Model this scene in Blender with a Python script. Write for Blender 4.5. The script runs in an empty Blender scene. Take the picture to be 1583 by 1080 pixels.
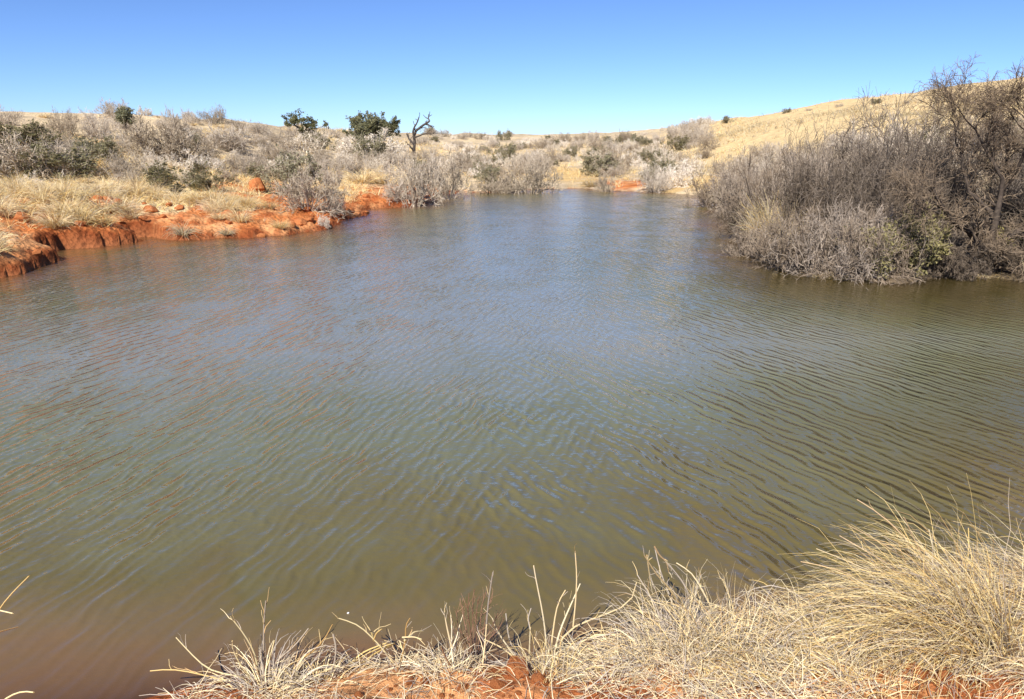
import bpy, bmesh, math
import numpy as np
from mathutils import Vector

RNG = np.random.default_rng(7)
scene = bpy.context.scene
COL = scene.collection

# ------------------------------------------------------------------ camera model (photo pixels 1583 x 1080)
PW, PH, F = 1583.0, 1080.0, 1200.0
CX, CY = PW / 2, PH / 2
CAMZ = 2.6
HORIZON = 212.0
PITCH = math.atan((CY - HORIZON) / F)
CP, SP = math.cos(PITCH), math.sin(PITCH)


def ray(px, py):
    px = np.asarray(px, float); py = np.asarray(py, float)
    u = (px - CX) / F; v = (CY - py) / F
    return np.stack([u, CP + v * SP, -SP + v * CP], -1)


def on_water(px, py):
    d = ray(px, py)
    t = CAMZ / -d[..., 2]
    return d[..., 0] * t, d[..., 1] * t


def at_depth(px, py, y):
    """point of the photo's ray at forward distance y (metres)"""
    d = ray(px, py); t = np.asarray(y, float) / d[..., 1]
    return np.stack([d[..., 0] * t, d[..., 1] * t, CAMZ + d[..., 2] * t], -1)


def azim(px):
    d = ray(px, np.full_like(np.asarray(px, float), HORIZON))
    return np.arctan2(d[..., 0], d[..., 1])


# ------------------------------------------------------------------ noise
def _hash(ix, iy, seed):
    h = (ix.astype(np.int64) * 374761393 + iy.astype(np.int64) * 668265263 + seed * 974711) & 0x7fffffff
    h = ((h ^ (h >> 13)) * 1274126177) & 0x7fffffff
    return ((h ^ (h >> 16)) & 0xffffff) / float(0xffffff)


def vnoise(x, y, seed=0):
    ix = np.floor(x); iy = np.floor(y)
    fx = x - ix; fy = y - iy
    fx = fx * fx * fx * (fx * (fx * 6 - 15) + 10); fy = fy * fy * fy * (fy * (fy * 6 - 15) + 10)
    a = _hash(ix, iy, seed); b = _hash(ix + 1, iy, seed)
    c = _hash(ix, iy + 1, seed); d = _hash(ix + 1, iy + 1, seed)
    return (a * (1 - fx) + b * fx) * (1 - fy) + (c * (1 - fx) + d * fx) * fy


def fbm(x, y, scale, oct=4, seed=0):
    s = 0; a = 1; tot = 0
    x = x / scale; y = y / scale
    for k in range(oct):
        s = s + a * (vnoise(x + k * 17.3, y - k * 9.1, seed + k) * 2 - 1); tot += a
        a *= .5; x = x * 2.03; y = y * 2.03
    return s / tot


def sstep(a, b, x):
    t = np.clip((x - a) / (b - a), 0, 1)
    return t * t * (3 - 2 * t)


# ------------------------------------------------------------------ the pond's outline
SHORE_PX = [(-150, 455), (0, 430), (45, 423), (78, 407), (84, 392), (100, 385), (150, 381), (186, 376), (200, 369),
            (235, 365), (300, 369), (370, 369), (430, 364), (490, 356), (512, 349), (530, 339), (556, 334),
            (575, 323), (620, 321), (658, 316), (680, 303), (720, 297), (790, 296), (850, 291), (905, 291),
            (960, 296), (1040, 298), (1090, 303), (1125, 322), (1140, 346), (1163, 377), (1190, 402),
            (1240, 420), (1300, 429), (1380, 436), (1450, 428), (1530, 431), (1600, 438), (1700, 452)]
sx, sy = on_water([p[0] for p in SHORE_PX], [p[1] for p in SHORE_PX])
far_side = list(zip(sx, sy))
near_px = [(1583, 905), (1480, 925), (1340, 940), (1200, 965), (1080, 985), (960, 1000), (860, 1018), (740, 1022), (620, 1030),
           (520, 1036), (420, 1048), (330, 1060), (250, 1085), (120, 1100), (0, 1118)]
nx_, ny_ = on_water([p[0] for p in near_px], [p[1] for p in near_px])
OUT = far_side + [(15.5, 12.2), (13, 10), (9, 6.6), (5.0, 4.35)] + list(zip(nx_, ny_)) + \
      [(-3.6, 2.7), (-7, 3.4), (-12, 6), (-15.5, 9.5), (-15.5, 12.5)]
OUT = np.array(OUT)


def shore_dist(x, y):
    """signed distance to the outline: positive on land"""
    x = np.asarray(x, float); y = np.asarray(y, float)
    best = np.full(x.shape, 1e9); inside = np.zeros(x.shape, bool)
    n = len(OUT)
    for i in range(n):
        ax, ay = OUT[i]; bx, by = OUT[(i + 1) % n]
        dx, dy = bx - ax, by - ay
        t = np.clip(((x - ax) * dx + (y - ay) * dy) / (dx * dx + dy * dy), 0, 1)
        best = np.minimum(best, np.hypot(x - ax - t * dx, y - ay - t * dy))
        cond = (ay > y) != (by > y)
        with np.errstate(divide='ignore', invalid='ignore'):
            xi = ax + (y - ay) * dx / (dy if dy != 0 else 1e-12)
        inside ^= cond & (x < xi)
    return np.where(inside, -best, best)


CREST = np.array([  # photo x, skyline y, crest distance, shore distance
    (-900, 186, 60, 14), (-300, 184, 55, 14), (0, 181, 50, 15), (120, 183, 50, 17), (250, 185, 50, 20), (400, 194, 55, 22), (500, 203, 75, 25),
    (620, 208, 120, 31), (700, 210, 140, 42), (850, 208, 150, 43), (940, 209, 140, 43), (1000, 205, 120, 41), (1100, 193, 100, 38),
    (1200, 177, 92, 24), (1300, 164, 86, 16), (1400, 155, 82, 15), (1500, 148, 80, 15), (1583, 141, 78, 15),
    (1900, 120, 75, 15), (2600, 150, 75, 14)], float)
C_AZ = azim(CREST[:, 0])


def region(x, y):
    az = np.arctan2(x, y)
    return az


def height(x, y, detail=True):
    x = np.asarray(x, float); y = np.asarray(y, float)
    r = np.hypot(x, y) + 1e-6
    az = np.arctan2(x, y)
    d = shore_dist(x, y)
    near = sstep(9.0, 5.5, y + .12 * np.abs(x)) * 1.0
    far = 1 - near
    # ragged edge
    d = d + far * fbm(x, y, 1.5, 3, 3) * .45 * sstep(10, 20, r) + near * fbm(x, y, .5, 3, 4) * .12
    left = sstep(.13, -.05, az) * far
    right = sstep(.16, .30, az) * far
    mid = np.clip(far - left - right, 0, 1)
    # profile of the bank itself
    ll = np.clip(d, 0, None)
    hb = left * (.34 + .14 * fbm(x, y, 2.2, 2, 8)) * (1 - np.exp(-ll / .62)) + mid * .25 * (1 - np.exp(-ll / .9)) \
        + right * .22 * (1 - np.exp(-ll / .9)) + near * (.10 * (1 - np.exp(-ll / .12)) + np.minimum(.20 * ll, .9))
    # land rising to the skyline
    ci = [sum(wt * np.interp(az + o_, C_AZ, CREST[:, k]) for o_, wt in ((-.09, .15), (-.045, .22), (0, .26), (.045, .22), (.09, .15)))
          for k in (1, 2, 3)]
    zc = CAMZ + (HORIZON - ci[0]) / F * CP * ci[1]
    t = np.clip((r - ci[2]) / (ci[1] - ci[2]), 0, 1)
    rw = sstep(.14, .28, az)
    g = (1 - rw) * (t ** 1.25 * .75 + .25 * sstep(0, 1, t)) + rw * (.15 * t + .85 * sstep(.05, 1.02, t))
    zl = zc * g - np.clip(r - ci[1], 0, None) * .03
    zl = np.maximum(zl, -6) * far
    z = hb * np.where(far > .5, 1 - .6 * t, 1) + np.where(d > 0, zl, 0)
    if detail:
        land = sstep(0, .8, d)
        z = z + far * land * (fbm(x, y, 7, 3, 21) * .30 * sstep(1, 8, d) + fbm(x, y, 1.6, 3, 22) * .10)
        z = z + near * land * fbm(x, y, .35, 4, 23) * .055
        # crumbly red cut bank
        red = left * sstep(6.0, .5, d) * sstep(-.05, .15, d)
        z = z + red * (np.abs(fbm(x, y, .7, 4, 31)) * .20 - .04 + np.abs(fbm(x, y, .28, 3, 33)) * .10)
    bs = .33 + near * .75 * sstep(-1.9, -.9, x)
    depth = np.where(d < 0, -np.minimum(.02 + bs * np.abs(d), .35 + .12 * np.abs(d)), 0)
    depth = np.maximum(depth, -1.6)
    return np.where(d < 0, depth, np.maximum(z, .012 + .02 * np.minimum(ll, 1))), d


def ground_z(x, y):
    return float(height(np.array([x]), np.array([y]))[0][0])


def on_ground(px, py, rmin=2.0, rmax=160):
    """march the photo's ray on to the terrain"""
    dr = ray(px, py); hz = math.hypot(dr[0], dr[1])
    rr = np.exp(np.linspace(math.log(rmin), math.log(rmax), 900))
    t = rr / hz
    X = dr[0] * t; Y = dr[1] * t; Z = CAMZ + dr[2] * t
    hgt = height(X, Y)[0]
    k = np.argmax(Z <= np.maximum(hgt, 0))
    if k == 0 and Z[0] > hgt[0]:
        k = len(rr) - 1
    return float(X[k]), float(Y[k]), float(hgt[k])


# ------------------------------------------------------------------ mesh making
def mesh_np(name, V, faces_flat, fsize, col=None, smooth=False, mats=(), attrs=None):
    V = np.asarray(V, np.float32).reshape(-1, 3)
    me = bpy.data.meshes.new(name)
    nf = len(faces_flat) // fsize
    me.vertices.add(len(V)); me.vertices.foreach_set('co', V.ravel())
    me.loops.add(len(faces_flat)); me.loops.foreach_set('vertex_index', np.asarray(faces_flat, np.int32))
    me.polygons.add(nf)
    me.polygons.foreach_set('loop_start', np.arange(0, nf * fsize, fsize, dtype=np.int32))
    try:
        me.polygons.foreach_set('loop_total', np.full(nf, fsize, np.int32))
    except Exception:
        pass
    me.polygons.foreach_set('use_smooth', np.full(nf, bool(smooth)))
    if col is not None:
        a = me.attributes.new('Col', 'FLOAT_COLOR', 'POINT')
        c = np.ones((len(V), 4), np.float32); c[:, :3] = col
        a.data.foreach_set('color', c.ravel())
    for k, v in (attrs or {}).items():
        a = me.attributes.new(k, 'FLOAT', 'POINT'); a.data.foreach_set('value', np.asarray(v, np.float32))
    me.update(calc_edges=True)
    for m in mats:
        me.materials.append(m)
    return me


def tubes(P, R, k=3, flat=1.0):
    """P (N,n,3) centre lines, R (N,n) radii -> verts, quads"""
    N, n, _ = P.shape
    T = np.gradient(P, axis=1)
    T /= np.linalg.norm(T, axis=2, keepdims=True) + 1e-9
    ref = np.cross(T.mean(1), RNG.normal(size=(N, 3)))
    ref /= np.linalg.norm(ref, axis=1, keepdims=True) + 1e-9
    U = ref[:, None, :] - (T * ref[:, None, :]).sum(2, keepdims=True) * T
    U /= np.linalg.norm(U, axis=2, keepdims=True) + 1e-9
    W = np.cross(T, U)
    ang = np.arange(k) * 2 * math.pi / k
    V = P[:, :, None, :] + R[:, :, None, None] * (np.cos(ang)[None, None, :, None] * U[:, :, None, :]
                                                  + flat * np.sin(ang)[None, None, :, None] * W[:, :, None, :])
    base = (np.arange(N) * n * k)[:, None, None]
    i = np.arange(n - 1)[None, :, None]; j = np.arange(k)[None, None, :]; j2 = (j + 1) % k
    q = np.stack([base + i * k + j, base + i * k + j2, base + (i + 1) * k + j2, base + (i + 1) * k + j], -1)
    return V.reshape(-1, 3), q.reshape(-1)


class Acc:
    def __init__(s): s.V = []; s.Fq = []; s.C = []; s.n = 0

    def add(s, P, R, k=3, col=None, flat=1.0):
        V, q = tubes(P, R, k, flat)
        s.V.append(V); s.Fq.append(q + s.n); s.n += len(V)
        if col is not None:
            c = np.asarray(col, float)
            c = np.broadcast_to(c[:, None, :], (P.shape[0], P.shape[1] * k, 3)).reshape(-1, 3) if c.ndim == 2 else np.tile(c, (len(V), 1))
            s.C.append(c)

    def raw(s, V, q, col):
        s.V.append(V); s.Fq.append(q + s.n); s.n += len(V)
        s.C.append(col if np.ndim(col) == 2 else np.tile(np.asarray(col, float), (len(V), 1)))

    def mesh(s, name, mat, smooth=False):
        col = np.concatenate(s.C) if s.C else None
        return mesh_np(name, np.concatenate(s.V), np.concatenate(s.Fq), 4, col, smooth, [mat])


def norm(a): return a / (np.linalg.norm(a, axis=-1, keepdims=True) + 1e-9)


def walk(rng, start, dirs, length, n, wander, up=0.0, droop=0.0):
    """grow N wandering paths"""
    N = len(start); step = (length / (n - 1))[:, None]
    P = np.zeros((N, n, 3)); P[:, 0] = start; d = norm(dirs)
    for i in range(1, n):
        d = norm(d + rng.normal(size=(N, 3)) * wander + np.array([0, 0, up - droop * i / n]))
        P[:, i] = P[:, i - 1] + d * step
    return P


def taper(r0, r1, n):
    t = np.linspace(0, 1, n)[None, :]
    return np.asarray(r0)[:, None] * (1 - t) + np.asarray(r1)[:, None] * t


def offspring(rng, P, R, per, ang, length, rmul, rend, n, wander, up=0., tmin=.25, rmin=.001):
    N, m, _ = P.shape
    idx = np.repeat(np.arange(N), per)
    M = len(idx)
    t = (tmin + (1 - tmin) * rng.random(M)) * (m - 1)
    i0 = np.minimum(t.astype(int), m - 2); f = (t - i0)[:, None]
    s = P[idx, i0] * (1 - f) + P[idx, i0 + 1] * f
    rr = R[idx, i0] * (1 - f[:, 0]) + R[idx, i0 + 1] * f[:, 0]
    tg = norm(P[idx, i0 + 1] - P[idx, i0])
    pr = norm(np.cross(tg, rng.normal(size=(M, 3))))
    a = ang * (.6 + .8 * rng.random(M))[:, None]
    d = tg * np.cos(a) + pr * np.sin(a) + np.array([0, 0, up])
    L = length * (.5 + rng.random(M)) * (1.15 - .45 * t / (m - 1))
    Q = walk(rng, s, d, L, n, wander, up * .15)
    r0 = np.maximum(np.minimum(rr * rmul, rr), rmin)
    return Q, taper(r0, np.full(M, rend), n)


def leaf_quads(rng, pts, size, elong=1.7, cluster=.05, up=.2):
    N = len(pts)
    c = pts + rng.normal(size=(N, 3)) * cluster
    a = norm(rng.normal(size=(N, 3)) + np.array([0, 0, up])); b = norm(np.cross(a, rng.normal(size=(N, 3))))
    s = (size * (.6 + .8 * rng.random(N)))[:, None]
    bend = np.cross(a, b) * s * .25
    V = np.stack([c - a * s * elong * .5, c + b * s * .5 + bend, c + a * s * elong * .5, c - b * s * .5 + bend], 1)
    return V.reshape(-1, 3), np.arange(N * 4)


# ------------------------------------------------------------------ materials
def new_mat(name):
    m = bpy.data.materials.new(name); m.use_nodes = True
    nt = m.node_tree
    for n in list(nt.nodes): nt.nodes.remove(n)
    return m, nt, nt.nodes.new('ShaderNodeOutputMaterial')


def nd(nt, t, **kw):
    n = nt.nodes.new(t)
    for k, v in kw.items():
        if k == 'ins':
            for a, b in v.items(): n.inputs[a].default_value = b
        else:
            setattr(n, k, v)
    return n


def ln(nt, a, b): nt.links.new(a, b)


def twig_mat(name, c1, c2, rough=.85, objvar=.25, scale=9, trans=0.0, attr=False):
    """bark, leaf or straw: two tones mixed by noise, plus a tone of its own for each object"""
    m, nt, out = new_mat(name)
    p = nd(nt, 'ShaderNodeBsdfPrincipled', ins={'Roughness': rough, 'Specular IOR Level': .25})
    tc = nd(nt, 'ShaderNodeTexCoord')
    no = nd(nt, 'ShaderNodeTexNoise', ins={'Scale': scale, 'Detail': 3, 'Roughness': .6})
    ln(nt, tc.outputs['Object'], no.inputs['Vector'])
    ramp = nd(nt, 'ShaderNodeMapRange', ins={'From Min': .32, 'From Max': .68})
    ln(nt, no.outputs['Fac'], ramp.inputs['Value'])
    if attr:
        at = nd(nt, 'ShaderNodeAttribute', attribute_name='Col')
        mul = nd(nt, 'ShaderNodeMix', data_type='RGBA', blend_type='MULTIPLY', ins={'Factor': .35})
        mx = nd(nt, 'ShaderNodeMix', data_type='RGBA', ins={'A': (*c1, 1), 'B': (*c2, 1)})
        ln(nt, ramp.outputs['Result'], mx.inputs['Factor'])
        ln(nt, at.outputs['Color'], mul.inputs['A']); ln(nt, mx.outputs['Result'], mul.inputs['B'])
        colr = mul.outputs['Result']
    else:
        mx = nd(nt, 'ShaderNodeMix', data_type='RGBA', ins={'A': (*c1, 1), 'B': (*c2, 1)})
        ln(nt, ramp.outputs['Result'], mx.inputs['Factor'])
        colr = mx.outputs['Result']
    oi = nd(nt, 'ShaderNodeObjectInfo')
    hv = nd(nt, 'ShaderNodeHueSaturation')
    vr = nd(nt, 'ShaderNodeMapRange', ins={'To Min': 1 - objvar, 'To Max': 1 + objvar})
    sr = nd(nt, 'ShaderNodeMapRange', ins={'To Min': 1.15, 'To Max': .8})
    ln(nt, oi.outputs['Random'], vr.inputs['Value']); ln(nt, oi.outputs['Random'], sr.inputs['Value'])
    ln(nt, vr.outputs['Result'], hv.inputs['Value']); ln(nt, sr.outputs['Result'], hv.inputs['Saturation'])
    ln(nt, colr, hv.inputs['Color'])
    ln(nt, hv.outputs['Color'], p.inputs['Base Color'])
    if trans:
        tl = nd(nt, 'ShaderNodeBsdfTranslucent'); ln(nt, hv.outputs['Color'], tl.inputs['Color'])
        ms = nd(nt, 'ShaderNodeMixShader', ins={0: trans})
        ln(nt, p.outputs[0], ms.inputs[1]); ln(nt, tl.outputs[0], ms.inputs[2]); ln(nt, ms.outputs[0], out.inputs['Surface'])
    else:
        ln(nt, p.outputs[0], out.inputs['Surface'])
    return m


M_GREY = twig_mat('grey_twig', (.335, .268, .19), (.53, .44, .335))
M_BARK = twig_mat('dark_bark', (.040, .031, .025), (.11, .086, .068), .9, .1, 14)
M_TWIGB = twig_mat('brown_twig', (.112, .086, .064), (.232, .183, .138), .85, .2)
M_MID = twig_mat('mid_twig', (.20, .150, .105), (.36, .280, .205))
M_PALE = twig_mat('pale_twig', (.60, .51, .39), (.80, .71, .58), .85, .15)
M_OLIVE = twig_mat('olive_leaf', (.22, .20, .105), (.38, .34, .19), .7, .25, 5, .45)
M_GREEN = twig_mat('green_leaf', (.19, .195, .10), (.33, .31, .17), .65, .2, 5, .45)
M_YGREEN = twig_mat('yellow_green_leaf', (.22, .19, .07), (.36, .31, .14), .7, .15, 5, .25)
M_STRAW = twig_mat('straw', (.88, .86, .82), (1.0, 1.0, 1.0), .75, .10, 6, .15, attr=True)
M_RUST = twig_mat('rust_stem', (.20, .085, .04), (.30, .15, .08), .8, .1, 20)


def straw_cols(rng, n, grey=.25, tone=1.0):
    a = np.array([.88, .665, .31]); b = np.array([.93, .78, .465]); c = np.array([.54, .45, .35]); e = np.array([.66, .43, .19])
    w = rng.random(n)
    base = np.where((w < .45)[:, None], a, np.where((w < .85)[:, None], b, e))
    g = rng.random(n) < grey
    base = np.where(g[:, None], c, base)
    return base * (.75 + .4 * rng.random(n))[:, None] * tone


# ground: colours from a vertex attribute (real soil areas) with fine grain and bump
def ground_material():
    m, nt, out = new_mat('desert_ground')
    p = nd(nt, 'ShaderNodeBsdfPrincipled', ins={'Roughness': .95, 'Specular IOR Level': .1})
    at = nd(nt, 'ShaderNodeAttribute', attribute_name='Col')
    tc = nd(nt, 'ShaderNodeTexCoord')
    n1 = nd(nt, 'ShaderNodeTexNoise', ins={'Scale': 14., 'Detail': 6, 'Roughness': .7})
    n2 = nd(nt, 'ShaderNodeTexNoise', ins={'Scale': 1.7, 'Detail': 5, 'Roughness': .65})
    n3 = nd(nt, 'ShaderNodeTexVoronoi', ins={'Scale': 9.0})
    for n in (n1, n2, n3): ln(nt, tc.outputs['Object'], n.inputs['Vector'])
    r1 = nd(nt, 'ShaderNodeMapRange', ins={'From Min': .3, 'From Max': .7, 'To Min': .72, 'To Max': 1.18})
    r2 = nd(nt, 'ShaderNodeMapRange', ins={'From Min': .3, 'From Max': .7, 'To Min': .78, 'To Max': 1.15})
    ln(nt, n1.outputs['Fac'], r1.inputs['Value']); ln(nt, n2.outputs['Fac'], r2.inputs['Value'])
    mm = nd(nt, 'ShaderNodeMath', operation='MULTIPLY'); ln(nt, r1.outputs['Result'], mm.inputs[0]); ln(nt, r2.outputs['Result'], mm.inputs[1])
    hv = nd(nt, 'ShaderNodeHueSaturation'); ln(nt, at.outputs['Color'], hv.inputs['Color']); ln(nt, mm.outputs[0], hv.inputs['Value'])
    ln(nt, hv.outputs['Color'], p.inputs['Base Color'])
    ad = nd(nt, 'ShaderNodeMath', operation='ADD'); ln(nt, n1.outputs['Fac'], ad.inputs[0]); ln(nt, n3.outputs['Distance'], ad.inputs[1])
    bp = nd(nt, 'ShaderNodeBump', ins={'Strength': .8, 'Distance': .08})
    ln(nt, ad.outputs[0], bp.inputs['Height']); ln(nt, bp.outputs[0], p.inputs['Normal'])
    ln(nt, p.outputs[0], out.inputs['Surface'])
    return m


def water_material():
    m, nt, out = new_mat('pond_water')
    tc = nd(nt, 'ShaderNodeTexCoord')
    dep = nd(nt, 'ShaderNodeAttribute', attribute_name='depth')

    def bands(az_deg, wl, distort, dscale, detail=2.0):
        # crest lines run towards azimuth az_deg (0 = away along +Y, positive to +X)
        mp = nd(nt, 'ShaderNodeMapping'); mp.inputs['Rotation'].default_value = (0, 0, math.radians(az_deg))
        ln(nt, tc.outputs['Object'], mp.inputs['Vector'])
        w = nd(nt, 'ShaderNodeTexWave', wave_type='BANDS', bands_direction='X', wave_profile='SIN',
               ins={'Scale': 2 * math.pi / (20 * wl), 'Distortion': distort, 'Detail': detail, 'Detail Scale': dscale, 'Detail Roughness': .55})
        ln(nt, mp.outputs['Vector'], w.inputs['Vector'])
        return w.outputs['Fac']

    def math_(op, a, b):
        n = nd(nt, 'ShaderNodeMath', operation=op)
        for i, v in enumerate((a, b)):
            if isinstance(v, (int, float)): n.inputs[i].default_value = v
            else: ln(nt, v, n.inputs[i])
        return n.outputs[0]

    def rng_(v, a, b, c, d, cl=True):
        n = nd(nt, 'ShaderNodeMapRange', ins={'From Min': a, 'From Max': b, 'To Min': c, 'To Max': d}); n.clamp = cl
        ln(nt, v, n.inputs['Value']); return n.outputs['Result']

    def noise(scale, detail=2, rough=.5, vec=None, stretch=None, rot=0):
        n = nd(nt, 'ShaderNodeTexNoise', ins={'Scale': scale, 'Detail': detail, 'Roughness': rough})
        src = tc.outputs['Object']
        if stretch:
            mp = nd(nt, 'ShaderNodeMapping'); mp.inputs['Scale'].default_value = stretch
            mp.inputs['Rotation'].default_value = (0, 0, math.radians(rot))
            ln(nt, src, mp.inputs['Vector']); src = mp.outputs['Vector']
        ln(nt, src, n.inputs['Vector']); return n.outputs['Fac']

    a1 = bands(WA[0], .092, 8.0, .6, 1.5); a2 = bands(WA[0] + 8, .165, 8.0, .55, 1.5)
    b1 = bands(WB[0], .095, 8.0, .6, 1.5); b2 = bands(WB[0] - 6, .170, 8.0, .55, 1.5)
    # which wave train rules where: A in the west, B in the east, both in the middle
    sep = nd(nt, 'ShaderNodeSeparateXYZ'); ln(nt, tc.outputs['Object'], sep.inputs[0])
    patch = noise(.35, 2)
    xx = math_('ADD', sep.outputs['X'], math_('MULTIPLY', math_('SUBTRACT', patch, .5), 5.0))
    xx = math_('SUBTRACT', xx, math_('MULTIPLY', sep.outputs['Y'], .10))
    wB = rng_(xx, -1.6, 1.0, .05, 1.0); wA = rng_(xx, -.9, 1.6, .78, .05)
    gust = rng_(noise(.9, 2, .5), .33, .62, .45, 1.0)
    A = math_('ADD', math_('POWER', a1, 1.3), math_('MULTIPLY', math_('POWER', a2, 1.2), 1.3)); B = math_('ADD', math_('POWER', b1, 1.3), math_('MULTIPLY', math_('POWER', b2, 1.2), 1.3))
    # each train comes in short broken groups of crests
    gA = rng_(noise(1.0, 1, .5, None, (1.7, .55, 1), WA[0]), .34, .58, .38, 1.0)
    gB = rng_(noise(1.0, 1, .5, None, (1.6, .60, 1), WB[0]), .34, .58, .38, 1.0)
    h = math_('ADD', math_('MULTIPLY', math_('MULTIPLY', A, wA), gA), math_('MULTIPLY', math_('MULTIPLY', B, wB), gB))
    h = math_('MULTIPLY', h, gust)
    fine = noise(9., 2, .6)
    h = math_('ADD', h, math_('MULTIPLY', fine, 1.1))
    h = math_('ADD', h, math_('MULTIPLY', noise(1.7, 2, .5), 1.8))
    # sheltered, smoother water close to the near bank and below the thicket
    calm = nd(nt, 'ShaderNodeAttribute', attribute_name='calm')
    h = math_('MULTIPLY', h, rng_(calm.outputs['Fac'], 0, 1, 1.0, .25))
    bp = nd(nt, 'ShaderNodeBump', ins={'Strength': WATER_BUMP, 'Distance': .0126})
    ln(nt, h, bp.inputs['Height'])

    cr = nd(nt, 'ShaderNodeValToRGB')
    e = cr.color_ramp.elements
    e[0].position = 0; e[0].color = (.22, .105, .045, 1)
    e[1].position = 1; e[1].color = (.205, .205, .168, 1)
    for pos, c in ((.25, (.165, .110, .045)), (.42, (.128, .100, .030)), (.7, (.150, .150, .078))):
        q = e.new(pos); q.color = (*c, 1)
    dn = rng_(dep.outputs['Fac'], 0, 1.1, 0, 1)
    cloud = math_('MULTIPLY', math_('SUBTRACT', noise(.6, 3, .6), .5), .5)
    ln(nt, math_('ADD', dn, cloud), cr.inputs['Fac'])
    st = nd(nt, 'ShaderNodeAttribute', attribute_name='thicket_reflection')      # the thicket's dark reflection, painted into the water's body colour
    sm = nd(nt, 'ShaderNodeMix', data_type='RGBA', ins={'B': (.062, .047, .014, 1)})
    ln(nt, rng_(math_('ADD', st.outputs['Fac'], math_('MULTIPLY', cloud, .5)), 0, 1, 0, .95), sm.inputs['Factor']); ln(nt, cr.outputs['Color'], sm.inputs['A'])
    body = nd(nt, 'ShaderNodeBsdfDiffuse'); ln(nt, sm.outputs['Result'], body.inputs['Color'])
    ln(nt, bp.outputs[0], body.inputs['Normal'])
    tr = nd(nt, 'ShaderNodeBsdfTransparent', ins={'Color': (.80, .62, .42, 1)})
    thick = math_('SUBTRACT', 1.0, math_('POWER', 2.718, math_('MULTIPLY', dep.outputs['Fac'], -11.0)))
    mb = nd(nt, 'ShaderNodeMixShader'); ln(nt, thick, mb.inputs[0]); ln(nt, tr.outputs[0], mb.inputs[1]); ln(nt, body.outputs[0], mb.inputs[2])
    gl = nd(nt, 'ShaderNodeBsdfGlossy', ins={'Roughness': .13, 'Color': (1, .965, .90, 1)}); ln(nt, bp.outputs[0], gl.inputs['Normal'])
    fr = nd(nt, 'ShaderNodeFresnel', ins={'IOR': 1.8}); ln(nt, bp.outputs[0], fr.inputs['Normal'])
    mf = nd(nt, 'ShaderNodeMixShader'); ln(nt, fr.outputs[0], mf.inputs[0]); ln(nt, mb.outputs[0], mf.inputs[1]); ln(nt, gl.outputs[0], mf.inputs[2])
    ln(nt, mf.outputs[0], out.inputs['Surface'])
    return m


WA = (14,); WB = (-24,); WATER_BUMP = 1.0

# ------------------------------------------------------------------ object helpers
def link(name, me, parent=None, loc=None):
    o = bpy.data.objects.new(name, me); COL.objects.link(o)
    if parent is not None: o.parent = parent
    if loc is not None: o.location = loc
    return o


def tag(o, label=None, cat=None, group=None, kind=None):
    if label: o['label'] = label
    if cat: o['category'] = cat
    if group: o['group'] = group
    if kind: o['kind'] = kind
    return o


# ------------------------------------------------------------------ terrain and water sheets
def RED_REACH(X, Y, n1, n2):
    # red earth shows in a belt of changing width above the water
    a = np.arctan2(X, Y)
    w = np.interp(a, azim(np.array([-100., 0, 90, 180, 225, 260, 330, 430, 505, 530, 560, 650, 690])), [.7, .8, .9, 1.1, .25, 1.2, 4.2, 3.4, 1.4, .6, 2.0, 1.5, 0.0])
    return w * (1 + .5 * n1 + .7 * n2) + .35 * n2


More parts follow.
